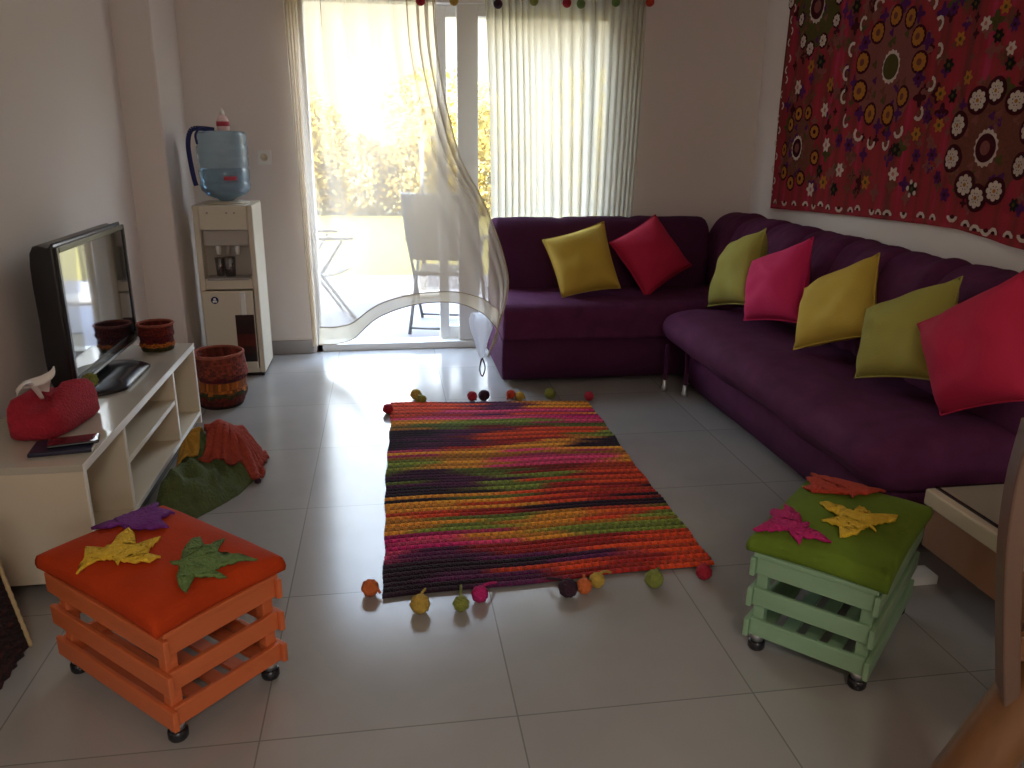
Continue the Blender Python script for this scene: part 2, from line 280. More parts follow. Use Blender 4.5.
D_rug_far = ((-0.033, 3.781), (0.113, 3.987), (0.141, 3.918), (0.403, 3.936), (0.465, 3.929), (0.61, 3.945), (0.652, 3.906), (0.815, 3.921), (1.013, 3.863))
D_rug_near = ((-0.092, 2.141), (0.053, 2.03), (0.172, 2.024), (0.232, 2.064), (0.499, 2.056), (0.551, 2.066), (0.599, 2.094), (0.774, 2.07), (0.946, 2.095))

# ================================================================== THE SETTING
XL, XR, YB = -1.30, 2.33, 5.0
struct('floor', boxbm(-2.2, 3.2, -3.0, 5.2, -.12, 0), FLOOR)
struct('ceiling', boxbm(-2.2, 3.2, -3.0, 5.2, 2.62, 2.74), CEIL)
struct('wall_left', boxbm(XL - .15, XL, -3.0, 4.47, 0, 2.62), WALL)
struct('wall_right', boxbm(XR, XR + .15, -3.0, 5.2, 0, 2.62), WALL)
struct('wall_pillar', boxbm(XL - .15, -1.115, 4.47, 5.2, 0, 2.62), WALL, bevel=.012)
DX0, DX1, DZ = -.475, 1.52, 2.14
bm = bmesh.new(); box(bm, -1.115, DX0, YB, YB + .2, 0, 2.62); box(bm, DX1, XR, YB, YB + .2, 0, 2.62); box(bm, DX0, DX1, YB, YB + .2, DZ, 2.62)
struct('wall_back', bm, WALL)
bm = bmesh.new(); box(bm, -2.2, -.2, -3.15, -3.0, 0, 2.62); box(bm, 1.0, 3.2, -3.15, -3.0, 0, 2.62); box(bm, -.2, 1.0, -3.15, -3.0, 0, 1.1); box(bm, -.2, 1.0, -3.15, -3.0, 2.1, 2.62)
struct('wall_rear', bm, WALL)
bm = bmesh.new(); box(bm, -.2, 1.0, -3.1, -3.04, 1.1, 1.16); box(bm, -.2, 1.0, -3.1, -3.04, 2.04, 2.1); box(bm, -.2, -.14, -3.1, -3.04, 1.16, 2.04); box(bm, .94, 1.0, -3.1, -3.04, 1.16, 2.04); box(bm, .37, .43, -3.1, -3.04, 1.16, 2.04)
wf = struct('fill_window_1', bm, PVC); struct('pane', boxbm(-.14, .94, -3.075, -3.07, 1.16, 2.04), GLASS, wf)  # window added in the unseen rear wall to let in fill daylight
struct('baseboard_back', boxbm(-1.115, DX0 - .01, 4.985, 5.0, 0, .085), SKIRT, bevel=.003)
struct('baseboard_left', boxbm(XL, XL + .012, -3.0, 4.47, 0, .085), SKIRT)
struct('baseboard_pillar', boxbm(-1.115, -1.103, 4.47, 5.0, 0, .085), SKIRT)
struct('baseboard_right', boxbm(XR - .012, XR, -3.0, 5.0, 0, .085), SKIRT)

# sliding patio door
bm = bmesh.new()
box(bm, DX0, -.435, 5.02, 5.15, 0, DZ); box(bm, DX1 - .12, DX1, 5.02, 5.15, 0, DZ); box(bm, DX0, DX1, 5.02, 5.15, 0, .045); box(bm, DX0, DX1, 5.02, 5.15, 2.05, DZ)
door = struct('door_1', bm, PVC, bevel=.004)
def leaf_frame(x0, x1, y0, y1, s0, s1):
    bm = bmesh.new(); box(bm, x0, x0 + s0, y0, y1, .05, 2.05); box(bm, x1 - s1, x1, y0, y1, .05, 2.05); box(bm, x0 + s0, x1 - s1, y0, y1, .05, .13); box(bm, x0 + s0, x1 - s1, y0, y1, 1.985, 2.05); return bm
struct('fixed_sash', leaf_frame(.435, 1.42, 5.03, 5.07, .125, .07), PVC, door, bevel=.004)
struct('glass_pane', boxbm(.56, 1.35, 5.046, 5.052, .13, 1.985), GLASS, door)
struct('sliding_sash', leaf_frame(.315, 1.30, 5.09, 5.13, .06, .06), PVC, door, bevel=.004)
struct('glass_pane', boxbm(.375, 1.24, 5.106, 5.112, .13, 1.985), GLASS, door)

# light switch and nail on the walls
t = thing('wall_socket', 'small white socket plate on the wall beside the blue water bottle', 'socket', (-.70, 4.999, 1.19))
obj('plate', boxbm(-.04, .04, -.012, 0, -.04, .04), PVC, t, smooth=False, bevel=.004)
bm = bmesh.new(); lathe(bm, [(0, 0), (.022, 0), (.022, .006), (.016, .006), (.016, .002), (0, .002)], n=20); bmesh.ops.rotate(bm, verts=bm.verts, matrix=Matrix.Rotation(PI / 2, 3, 'X')); bmesh.ops.translate(bm, verts=bm.verts, vec=(0, -.012, 0))
obj('socket_ring', bm, CREAM, t)
bm = bmesh.new(); lathe(bm, [(0, .014), (.005, .014), (.005, .011), (.0018, .011), (.0018, -.004)], n=10); bmesh.ops.rotate(bm, verts=bm.verts, matrix=Matrix.Rotation(PI / 2, 3, 'Y'))
n_ = obj('nail', bm, GREY); n_.location = (XL, 2.67, 1.39); tag(n_, 'small dark nail in the left wall above the television', 'nail')

# ================================================================== OUTSIDE
o = obj('patio', boxbm(-6, 7, 5.2, 8.0, -.14, -.03), PATIO, smooth=False); tag(o, kind='structure')
o = obj('lawn', boxbm(-14, 18, 8.0, 40, -.16, -.05), GRASS, smooth=False); tag(o, kind='structure')
def leafmass(bm, blobs, n, s, seed):
    rnd = random.Random(seed)
    for (cx, cy, cz, rx, ry, rz) in blobs:
        for _ in range(n):
            d = Vector((rnd.gauss(0, 1), rnd.gauss(0, 1), rnd.gauss(0, 1))).normalized(); r = rnd.uniform(.72, 1.03)
            p = Vector((cx + d.x * rx * r, cy + d.y * ry * r, cz + d.z * rz * r))
            if p.z < -.03: continue
            a = Vector((rnd.uniform(-1, 1), rnd.uniform(-1, 1), rnd.uniform(-1, 1))).normalized(); b = a.orthogonal().normalized(); k = s * rnd.uniform(.6, 1.3)
            bm.faces.new([bm.verts.new(p + a * k), bm.verts.new(p + b * k * .5), bm.verts.new(p - a * k), bm.verts.new(p - b * k * .5)])
bm = bmesh.new(); rr = random.Random(4)
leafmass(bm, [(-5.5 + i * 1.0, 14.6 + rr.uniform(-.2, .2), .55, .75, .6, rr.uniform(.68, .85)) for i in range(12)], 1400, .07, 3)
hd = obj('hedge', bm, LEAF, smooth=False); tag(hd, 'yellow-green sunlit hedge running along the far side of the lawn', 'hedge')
for i, (x, y, h, r) in enumerate(((-2.6, 19, 2.7, 1.5), (1.4, 21, 2.9, 1.5), (4.8, 19, 2.8, 1.5))):
    lab = ['pale sunlit tree beyond the hedge, seen through the open door leaf', 'pale tree beyond the hedge, seen past the middle door frame', 'pale tree beyond the hedge, behind the pleated half of the curtain'][i]
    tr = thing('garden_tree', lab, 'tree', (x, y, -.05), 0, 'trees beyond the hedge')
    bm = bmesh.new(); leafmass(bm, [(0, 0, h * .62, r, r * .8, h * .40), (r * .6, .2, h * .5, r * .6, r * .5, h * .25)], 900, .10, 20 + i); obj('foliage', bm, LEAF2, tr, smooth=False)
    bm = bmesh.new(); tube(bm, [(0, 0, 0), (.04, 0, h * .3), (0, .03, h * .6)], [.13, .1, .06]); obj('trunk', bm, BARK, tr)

def folding_chair(loc, rz, label):
    t = thing('folding_chair', label, 'garden chair', loc, rz, 'folding chairs on the patio')
    for s in (-1, 1):
        x = s * .25
        bm = bmesh.new(); tube(bm, smoothpath([(x, -.26, 0), (x, .0, .38), (x, .22, .70), (x, .33, .98)], 4), .012, 8); obj('back_upright', bm, PALEM, t)
        bm = bmesh.new(); tube(bm, [(x * .92, .30, 0), (x * .92, -.02, .42), (x * .92, -.16, .62)], .012, 8); obj('leg', bm, PALEM, t)
        bm = bmesh.new(); bar(bm, (x, -.24, .635), (x, .20, .655), .045, .022); obj('armrest', bm, SLING, t, smooth=False, bevel=.006)
    for a_, b_, r_ in (((-.25, -.24, .03), (.25, -.24, .03), .01), ((-.23, .27, .04), (.23, .27, .04), .01), ((-.25, .33, .97), (.25, .33, .97), .012)):
        bm = bmesh.new(); tube(bm, [a_, b_], r_); obj('crossbar', bm, PALEM, t)
    P = []
    for i in range(15):
        a = i / 14; y = -.22 + .36 * a; z = .42 - .05 * math.sin(PI * a); P.append([(-.235 + .47 * j / 8, y, z) for j in range(9)])
    bm = bmesh.new(); grid(bm, P); obj('seat', bm, SLING, t, solid=.004)
    P = [[(-.24 + .48 * j / 8, .10 + .22 * i / 10 + .02 * math.sin(PI * i / 10), .50 + .46 * i / 10) for j in range(9)] for i in range(11)]
    bm = bmesh.new(); grid(bm, P); obj('backrest', bm, SLING, t, solid=.004)
folding_chair((-.55, 6.05, -.03), 1.85, 'folding garden chair at the left end of the patio, turned toward the door')
folding_chair((.42, 5.78, -.03), 2.9, 'folding garden chair behind the billowing curtain, close to the door')
t = thing('parasol_pole', 'thin upright pole standing in a round base on the patio', 'pole', (.30, 7.0, -.03))
bm = bmesh.new(); tube(bm, [(0, 0, .05), (0, 0, 1.3)], .018, 12); obj('pole', bm, PALEM, t)
bm = bmesh.new(); lathe(bm, [(0, 0), (.2, 0), (.2, .04), (.04, .06), (.03, .16), (0, .16)], n=28); obj('base', bm, GREY, t)

# ================================================================== CURTAINS
rodbm = bmesh.new(); tube(rodbm, [(-.72, 4.9, 2.27), (1.80, 4.9, 2.27)], .013, 12)
rod = thing('curtain_rod', 'slim curtain rod fixed above the patio door', 'curtain rod', (0, 0, 0)); obj('rod', rodbm, CHROME, rod)
for x in (-.65, .53, 1.73):
    bm = bmesh.new(); bar(bm, (x, 4.9, 2.255), (x, 5.0, 2.255), .02, .012); obj('bracket', bm, CHROME, rod, smooth=False)
us = [i / 6 for i in range(7)]; vs = [0, .25, .5, .7, .85, .93, 1]
CA = [[Vector(p) for p in row] for row in D_curA]
def curA(u, v):
    p = spline(vs, [spline(us, row, u) for row in CA], v)
    if v < 0.001: pass
    den = 1 - .55 * v
    # gathers: deep pleats high up, easing out toward the billowing hem
    amp = (.034 + .012 * math.sin(7 * u + 1)) * (1 - .93 * min(1, v * 1.25)) + .002
    ph = 2 * PI * (5.0 * u + 3.5 * u ** 2.2 + .35 * math.sin(6 * u))
    p = p + Vector((math.sin(ph + .8) * amp * .55, math.cos(ph) * amp * 1.3, 0))
    p += Vector((0, .012 * math.sin(2 * PI * (2.2 * u + .9 * v)) * v, 0))
    return p
bm = bmesh.new(); NU, NV = 150, 70
P = []
top = [curA(i / NU, 0) for i in range(NU + 1)]
for k in (2, 1): P.append([Vector((q.x, q.y, q.z + (2.262 - q.z) * k / 2)) for q in top])
for j in range(NV + 1): P.append([curA(i / NU, j / NV * .965) for i in range(NU + 1)])
grid(bm, P)
cA = thing('curtain', 'sheer curtain panel blowing into the room with its hem curled up above the floor', 'curtain', (0, 0, 0), 0, 'sheer curtains at the patio door')
obj('panel', bm, SHEER, cA, solid=-1)
bm = bmesh.new(); P = [[curA(i / NU, .965 + .035 * j / 5) for i in range(NU + 1)] for j in range(6)]; grid(bm, P); hm = obj('hem', bm, HEMM, cA, solid=-1)
for vv_ in (.965, 1.0):
    bm = bmesh.new(); tube(bm, [curA(i / NU, vv_) for i in range(NU + 1)], .0028, 6); obj('hem_seam', bm, mat('hem_thread', (.40, .33, .22), .9), hm)
# the swept part hangs double, folded back on itself
def curFold(a, b):
    v = .34 + .62 * b; u0 = 1 - (.52 * min(1, b * 1.5 + .12)); u = u0 + (1 - u0) * a; q = curA(u, v)
    return q + Vector((0, .035 * math.sin(PI * a) + .004, 0))
bm = bmesh.new(); grid(bm, [[curFold(i / 70, j / 50) for i in range(71)] for j in range(51)]); obj('folded_layer', bm, SHEER, cA, solid=-1)
# selvage of the free edge
bm = bmesh.new(); tube(bm, [curA(1, j / 60) for j in range(61)], .0035, 6); obj('side_hem', bm, HEMM, cA)
# knotted corner of the curtain with its little loop
tipp = curA(1, 1)
bm = bmesh.new(); lathe(bm, [(.004, -.08), (.014, -.07), (.022, -.03), (.034, .02), (.052, .08), (.060, .13), (.048, .17)], (tipp.x - .035, tipp.y + .01, tipp.z + .075), 28, sy=.45, close=False, wob=lambda a, z: 1 + .16 * math.sin(5 * a + z * 9) + .1 * math.sin(3 * a)); obj('gathered_corner', bm, sheer_mat('sheer_doubled', .12, (.75, .76, .78)), cA, solid=-1)
bm = bmesh.new(); tube(bm, smoothpath([(tipp.x - .035, tipp.y, tipp.z - .01), (tipp.x - .045, tipp.y, tipp.z - .07), (tipp.x - .03, tipp.y, tipp.z - .11), (tipp.x - .015, tipp.y, tipp.z - .06), (tipp.x - .03, tipp.y, tipp.z - .005)], 6), .004, 6); obj('tie_loop', bm, Y_DRK, cA)

# right panel, pleated
cB = thing('curtain', 'sheer pleated curtain panel hanging straight down behind the purple sofa back', 'curtain', (0, 0, 0), 0, 'sheer curtains at the patio door')
def curB(u, v):
    x0 = .56 + .10 * v ** 1.5 + .02 * math.sin(4 * v); x1 = 1.545 - .03 * v
    g = u + .03 * math.sin(9 * u + .5); x = x0 + (x1 - x0) * g
    amp = .016 + .008 * math.sin(13 * u) ; ph = 2 * PI * (21 * u + .8 * math.sin(6.1 * u + 1.1 * v)) + .8 * v
    return Vector((x + math.sin(ph + .9) * amp * .5, 4.93 + math.cos(ph) * amp, 2.262 - (2.262 - .06) * v))
bm = bmesh.new(); grid(bm, [[curB(i / 330, j / 40) for i in range(331)] for j in range(41)]); obj('panel', bm, SHEER2, cB, solid=-1)
# gathered left edge of the curtains against the jamb
def curL(u, v):
    x = -.535 + .075 * u + .045 * v * (1 - u) ; ph = 2 * PI * 4 * u
    return Vector((x + .006 * math.sin(ph), 4.93 + .018 * math.cos(ph), 2.262 - 2.2 * v))
cL = thing('curtain', 'narrow gathered strip of sheer curtain hanging along the left door jamb', 'curtain', (0, 0, 0), 0, 'sheer curtains at the patio door')
bm = bmesh.new(); grid(bm, [[curL(i / 60, j / 30) for i in range(61)] for j in range(31)]); obj('panel', bm, sheer_mat('sheer_gathered', .2, (.88, .80, .68)), cL, solid=-1)

def ball(bm, c, r, seed=0, bumps=.05):
    rings = []
    n = 16
    for j in range(1, 10):
        th = PI * j / 10; ring = []
        for k in range(n):
            a = 2 * PI * k / n; d = Vector((math.sin(th) * math.cos(a), math.sin(th) * math.sin(a), math.cos(th)))
            rr_ = r * (1 + bumps * math.sin(6 * a + j * 1.3 + seed) * math.sin(th)); ring.append(bm.verts.new(Vector(c) + d * rr_))
        rings.append(ring)
    for a, b in zip(rings, rings[1:]):
        for k in range(n): bm.faces.new((a[k], b[k], b[(k + 1) % n], a[(k + 1) % n]))
    t_ = bm.verts.new(Vector(c) + Vector((0, 0, r))); b_ = bm.verts.new(Vector(c) - Vector((0, 0, r)))
    for k in range(n): bm.faces.new((t_, rings[0][k], rings[0][(k + 1) % n])); bm.faces.new((b_, rings[-1][(k + 1) % n], rings[-1][k]))

gar = thing('pompom_garland', 'string of small coloured yarn pompoms hanging along the curtain top', 'garland', (0, 0, 0))
cols = [Y_CRIM, Y_MUS, Y_DRK, Y_OLV, Y_CRIM, Y_GRN, Y_GRN, Y_RED, Y_MUS, Y_RED]
bm = bmesh.new(); tube(bm, [(-.60, 4.82, 2.21), (1.70, 4.82, 2.21)], .003, 6); 
for x in (-.6, 1.7): tube(bm, [(x, 4.82, 2.21), (x, 4.9, 2.27)], .003, 6)
obj('cord', bm, Y_DRK, gar)
for i, p in enumerate(D_pom_top):
    bm = bmesh.new(); ball(bm, p, .025, i); obj('pompom', bm, cols[i], gar)
    bm = bmesh.new(); tube(bm, [(p[0], p[1], p[2] + .02), (p[0], p[1], 2.21)], .002, 6); obj('string', bm, cols[i], gar)

# ================================================================== SOFA
def prof_extrude(bm, prof, axis, a0, a1, n, disp=None, endr=.05, mi=0):
    """closed profile swept along x or y with softly rounded ends"""
    cx = sum(p[0] for p in prof) / len(prof); cz = sum(p[1] for p in prof) / len(prof)
    ts = []
    for k in range(5): a = k / 4 * PI / 2; ts.append((a0 + endr * (1 - math.sin(a)), endr * (1 - math.cos(a)))) 
    ts = [(a0 + endr * (1 - math.cos(k / 4 * PI / 2)), endr * (1 - math.sin(k / 4 * PI / 2))) for k in range(5)]
    mids = [(a0 + endr + (a1 - a0 - 2 * endr) * k / n, 0) for k in range(1, n)]
    te = [(a1 - (t - a0), s) for t, s in ts[::-1]]
    P = []
    for t, s in ts + mids + te:
        row = []
        for (px, pz) in prof:
            dx, dz = px - cx, pz - cz; L = math.hypot(dx, dz) or 1
            k = max(0, (L - s) / L); q = Vector((cx + dx * k, cz + dz * k))
            if disp: q = q + disp(t, q, Vector((dx / L, dz / L)))
            row.append((q.x, t, q.y) if axis == 'y' else (t, q.x, q.y))
        P.append(row)
    V = grid(bm, P, mi, wrap=True); bm.faces.new(V[0]).material_index = mi; bm.faces.new(V[-1][::-1]).material_index = mi
def closed(pts, k=4):
    n = len(pts); out = []
    P = [Vector(p) for p in pts]
    for i in range(n):
        for j in range(k): out.append(tuple(cr(P[i - 1], P[i], P[(i + 1) % n], P[(i + 2) % n], j / k)))
    return out
def wav(t, q, d, s=0.0, a=.006): return Vector((d.x, d.y)) * a * noise.noise(Vector((t * 3.1 + s, q.x * 6, q.y * 6)))

sofa = thing('corner_sofa', 'L-shaped dark purple velvet corner sofa along the curtain and the right wall', 'sofa', (0, 0, 0))
# long seat by the right wall
bm = bmesh.new(); prof_extrude(bm, closed([(1.58, .235), (1.50, .27), (1.462, .335), (1.50, .405), (1.60, .432), (1.78, .44), (1.96, .44), (2.06, .42), (2.07, .30), (2.02, .235), (1.8, .23)]), 'y', 2.10, 4.12, 40, lambda t, q, d: wav(t, q, d, 0, .022), .09)
obj('seat_cushion', bm, PURPLE, sofa)
bm = bmesh.new(); prof_extrude(bm, [(1.588, .05), (1.585, .15), (1.588, .25), (1.8, .26), (2.29, .26), (2.29, .05)], 'y', 2.14, 3.97, 20, lambda t, q, d: wav(t, q, d, 3, .006), .02)
obj('base', bm, PURPLE, sofa)
# long back, gathered at intervals
cre = [2.40, 2.72, 3.08, 3.42, 3.80, 4.16, 4.52]
def backdisp(t, q, d):
    m = min(abs(t - c) for c in cre); dent = math.exp(-(m / .03) ** 2) * .040 - .018 * math.exp(-(m / .2) ** 2) - .006
    fr = max(0, -d.x) + max(0, d.y) * .8
    return Vector((d.x, d.y)) * (-dent * fr + .014 * noise.noise(Vector((t * 6, q.y * 8, 1))) + .006 * noise.noise(Vector((t * 22, q.y * 9, 5))) * max(0, d.y + .3))
bm = bmesh.new(); prof_extrude(bm, closed([(1.99, .40), (1.965, .50), (1.975, .62), (2.01, .74), (2.06, .83), (2.14, .872), (2.22, .86), (2.27, .80), (2.29, .6), (2.29, .42), (2.28, .28), (2.1, .27)]), 'y', 2.06, 4.90, 220, backdisp, .07)
obj('backrest', bm, PURPLE, sofa)
# short seat by the curtain
bm = bmesh.new(); prof_extrude(bm, closed([(4.19, .25), (4.175, .31), (4.178, .39), (4.205, .435), (4.28, .45), (4.5, .452), (4.70, .445), (4.72, .35), (4.70, .25), (4.45, .245)]), 'x', .60, 1.96, 26, lambda t, q, d: wav(t, q, d, 7, .008), .03)
obj('seat_cushion', bm, PURPLE, sofa)
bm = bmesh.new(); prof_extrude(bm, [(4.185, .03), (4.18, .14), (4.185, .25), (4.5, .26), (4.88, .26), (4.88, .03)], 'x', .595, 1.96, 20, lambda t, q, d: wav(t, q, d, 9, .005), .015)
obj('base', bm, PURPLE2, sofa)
cre2 = [1.02, 1.46]
def bd2(t, q, d):
    m = min(abs(t - c) for c in cre2); dent = math.exp(-(m / .03) ** 2) * .016 - .006
    fr = max(0, -d.x) + max(0, d.y) * .8
    return Vector((d.x, d.y)) * (-dent * fr + .010 * noise.noise(Vector((t * 5, q.y * 7, 4))))
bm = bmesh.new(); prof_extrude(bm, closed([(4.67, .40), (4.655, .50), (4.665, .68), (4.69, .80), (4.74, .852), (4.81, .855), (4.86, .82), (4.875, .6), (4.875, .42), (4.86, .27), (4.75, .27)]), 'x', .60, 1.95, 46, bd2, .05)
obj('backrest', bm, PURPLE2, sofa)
for x, y in ((1.47, 3.99), (1.545, 3.88)):
    bm = bmesh.new(); box(bm, x - .008, x + .008, y - .008, y + .008, .055, .26); obj('strut', bm, PURPLE2, sofa, smooth=False)
for x, y in ((1.47, 3.99), (1.545, 3.88), (1.66, 2.2), (2.2, 2.2), (.66, 4.3), (.66, 4.8), (2.2, 4.8)):
    top = .06
    bm = bmesh.new(); lathe(bm, [(.0, 0), (.014, 0), (.017, .012), (.012, .03), (.012, top), (0, top)], (x, y, 0), 14); obj('leg', bm, CHROME, sofa)

# ------------------------------------------------------------------ cushions
def cushion(key, m, thick, label, group='scatter cushions on the sofa'):
    d = D_cushion[key]; a, b, c = d['e']
    M3 = Matrix.Rotation(c, 3, 'Z') @ Matrix.Rotation(a, 3, 'X') @ Matrix.Rotation(b, 3, 'Y')
    t = thing('cushion', label, 'cushion', d['c'], 0, group); t.rotation_euler = M3.to_euler()
    TL, TR, BR, BL = [Vector((p[0] * 1.04, 0, p[1] * 1.04)) for p in d['k']]
    N = 22; sd = hash(key) % 7 if False else len(key)
    def S(u, v, s):
        # slightly concave sides, plump middle
        eu, ev = 2 * u - 1, 2 * v - 1
        pu = .5 + .5 * eu * (1 - .065 * (1 - ev * ev)); pv = .5 + .5 * ev * (1 - .065 * (1 - eu * eu))
        p = (TL * (1 - pu) + TR * pu) * (1 - pv) + (BL * (1 - pu) + BR * pu) * pv
        h = thick * (max(0, 1 - abs(eu) ** 2.6) ** .55) * (max(0, 1 - abs(ev) ** 2.6) ** .55)
        h *= 1 + .22 * noise.noise(Vector((eu * 1.8 + sd, ev * 1.8, s)))
        p += Vector((0, s * h, 0)); return p
    bm = bmesh.new()
    A = grid(bm, [[S(i / N, j / N, -1) for i in range(N + 1)] for j in range(N + 1)])
    B = grid(bm, [[S(i / N, j / N, 1) for i in range(N + 1)] for j in range(N + 1)])
    bmesh.ops.remove_doubles(bm, verts=bm.verts, dist=.0004)
    obj('cover', bm, m, t)
    bm = bmesh.new(); pts = [S(i / N, 0, 0) for i in range(N)] + [S(1, j / N, 0) for j in range(N)] + [S(1 - i / N, 1, 0) for i in range(N)] + [S(0, 1 - j / N, 0) for j in range(N)]
    tube(bm, pts + [pts[0]], .0035, 6); obj('piping', bm, m, t)
cushion('yellow_back', YEL, .09, 'mustard yellow cushion standing upright on the short seat in front of the curtain')
cushion('red_back', RED, .085, 'crimson cushion balanced on its corner beside the mustard one by the curtain')
cushion('olive', OLV, .09, 'olive green cushion nearest the inside corner of the sofa')
cushion('pink', PNK, .09, 'bright pink cushion between the olive and the golden yellow cushion on the long seat')
cushion('yellow', YEL, .09, 'golden yellow cushion tilted against the long sofa back between pink and green')
cushion('green', OLV, .09, 'large olive green cushion beside the big crimson cushion on the long seat')
cushion('red', RED, .10, 'big crimson cushion at the table end of the long seat')

# ================================================================== TAPESTRY
XT = 2.30
def drape(y, z): return XT + .006 * math.sin(y * 14 + .6 * math.sin(z * 5)) * min(1, (2.45 - z) * .9) + .004 * math.sin(y * 31 + z * 3)
def cloth_mat():
    m = mat('tapestry_cloth', (.5, .05, .07), .9, bump=.5, bscale=200, sheen=0, spec=.1); n = m.node_tree; b = n.nodes['Principled BSDF']
    t = n.nodes.new('ShaderNodeTexCoord'); mp = n.nodes.new('ShaderNodeMapping'); mp.inputs['Scale'].default_value = (0, 16, .8)
    n.links.new(t.outputs['Object'], mp.inputs[0]); z = n.nodes.new('ShaderNodeTexNoise'); z.inputs['Scale'].default_value = 1; z.inputs['Detail'].default_value = 4
    n.links.new(mp.outputs[0], z.inputs[0]); r_ = n.nodes.new('ShaderNodeValToRGB'); n.links.new(z.outputs[0], r_.inputs[0])
    r_.color_ramp.elements[0].position = .32; r_.color_ramp.elements[0].color = (.15, .035, .03, 1)
    r_.color_ramp.elements[1].position = .72; r_.color_ramp.elements[1].color = (.42, .04, .10, 1)
    e = r_.color_ramp.elements.new(.5); e.color = (.29, .03, .035, 1); e = r_.color_ramp.elements.new(.6); e.color = (.34, .025, .045, 1)
    n.links.new(r_.outputs[0], b.inputs['Base Color']); return m
TM = [cloth_mat()] + [mat('stitch_' + n, c, .9, bump=.7, bscale=250, var=.25, vscale=90, spec=.1) for n, c in (
    ('cream', (.62, .50, .42)), ('orange', (.42, .16, .025)), ('maroon', (.055, .006, .012)), ('olive', (.085, .07, .02)), ('black', (.018, .016, .014)),
    ('violet', (.09, .015, .10)), ('brown', (.17, .055, .035)), ('rose', (.50, .17, .16)), ('rosebrown', (.23, .07, .06)), ('pinkstitch', (.4, .03, .12)))]
K = dict(cloth=0, cream=1, orange=2, maroon=3, olive=4, black=5, violet=6, brown=7, rose=8, rosebrown=9, pinks=10)
tb = bmesh.new()
def zbot(y):
    ys = [e[0] for e in D_edge_bottom][::-1]; zs = [e[1] for e in D_edge_bottom][::-1]
    return spline(ys, zs, y) if y > 2.61 else .95 - .015 * math.sin((2.61 - y) * 5)
Y0, Y1, ZT = 1.75, 4.655, 2.44
front = [[(drape(Y0 + (Y1 - Y0) * i / 160, zb + (ZT - zb) * j / 50), Y0 + (Y1 - Y0) * i / 160, zb + (ZT - zb) * j / 50) for i in range(161) for zb in [zbot(Y0 + (Y1 - Y0) * i / 160)]] for j in range(51)]
back = [[(p[0] + .005, p[1], p[2]) for p in r] for r in front]
def rim(a, b):
    for k in range(len(a) - 1): tb.faces.new((a[k], a[k + 1], b[k + 1], b[k]))
A = grid(tb, front); B = grid(tb, back); rim(A[0], B[0]); rim(A[-1], B[-1]); rim([r[0] for r in A], [r[0] for r in B]); rim([r[-1] for r in A], [r[-1] for r in B])
LV = [0]
def pt(y, z, lev): return tb.verts.new((drape(y, z) - .0012 - .0011 * lev, y, z))
def disc(y, z, r, col, lev, n=18, lobes=0, amp=0, sy=1, ph=0):
    c = pt(y, z, lev); ring = []; n = max(n, lobes * 6)
    for k in range(n):
        a = 2 * PI * k / n + ph; q = r * (1 + (amp * math.cos(lobes * a) if lobes else 0)); ring.append(pt(y + q * math.cos(a) * sy, z + q * math.sin(a), lev))
    m_ = max(2, int(r / .02)); prev = None
    for q in range(1, m_ + 1):
        cur = ring if q == m_ else [pt(y + (v.co.y - y) * q / m_, z + (v.co.z - z) * q / m_, lev) for v in ring]
        for k in range(n):
            f = tb.faces.new((c, cur[k], cur[(k + 1) % n])) if prev is None else tb.faces.new((prev[k], cur[k], cur[(k + 1) % n], prev[(k + 1) % n]))
            f.material_index = K[col]
        prev = cur
def arc(y, z, r, wd, a0, a1, col, lev, n=14, dots=True):
    prev = None
    for k in range(n + 1):
        a = a0 + (a1 - a0) * k / n; f = 1 + (.25 * (k % 2) if dots else 0)
        p = (pt(y + (r - wd * .5) * math.cos(a), z + (r - wd * .5) * math.sin(a), lev), pt(y + (r + wd * .5 * f) * math.cos(a), z + (r + wd * .5 * f) * math.sin(a), lev))
        if prev: tb.faces.new((prev[0], prev[1], p[1], p[0])).material_index = K[col]
        prev = p
def daisy(y, z, r, petal, centre, rimc, lev, n=8):
    disc(y, z, r, rimc, lev, 24)
    for k in range(n):
        a = 2 * PI * k / n; disc(y + r * .55 * math.cos(a), z + r * .55 * math.sin(a), r * .235, petal, lev + 2, 8)
    disc(y, z, r * .56, petal, lev + 1, 12); disc(y, z, r * .15, centre, lev + 3.2, 10)
    for k in range(n):
        a = 2 * PI * (k + .5) / n; disc(y + r * .34 * math.cos(a), z + r * .34 * math.sin(a), r * .055, 'maroon', lev + 3, 6)
rnd = random.Random(8)
# scattered leaves of stitching between the motifs
for _ in range(800):
    y = rnd.uniform(1.8, 4.58); z = rnd.uniform(1.07, 2.4); disc(y, z, rnd.uniform(.012, .034), rnd.choice(['rosebrown', 'brown', 'brown', 'olive', 'rosebrown', 'rosebrown', 'maroon', 'violet', 'maroon', 'brown']), .2, 8, 4, .35, ph=rnd.random() * 3)
def rosette(y, z, rin, rdisc, cin, cdisc):
    disc(y, z, rdisc, cdisc, .8, 40, 9, .05); 
    for k in range(26):
        a = rnd.random() * 6.3; q = rdisc * rnd.uniform(.35, .85); disc(y + q * math.cos(a), z + q * math.sin(a), .016, rnd.choice(['rosebrown', 'olive', 'brown', 'violet']), 1, 7, 3, .3)
    disc(y, z, rin * .98, 'cream', 2, 36, 16, .05, sy=.88); disc(y, z, rin * .76, 'maroon' if cin != 'olive' else 'olive', 3, 28); 
    if cin == 'maroon': disc(y, z, rin * .38, 'rosebrown', 4, 16)
y, z, r = D_A[0]; rosette(y, z, r, .21, 'maroon', 'olive')
for a in D_wc: daisy(*a, 'cream', 'maroon', 'maroon', 2)
for k in range(6): daisy(y + .17 * math.cos(.3 + k * .5), z + .16 + .12 * math.sin(.3 + k * .5), .04, 'cream', 'maroon', 'maroon', 2)
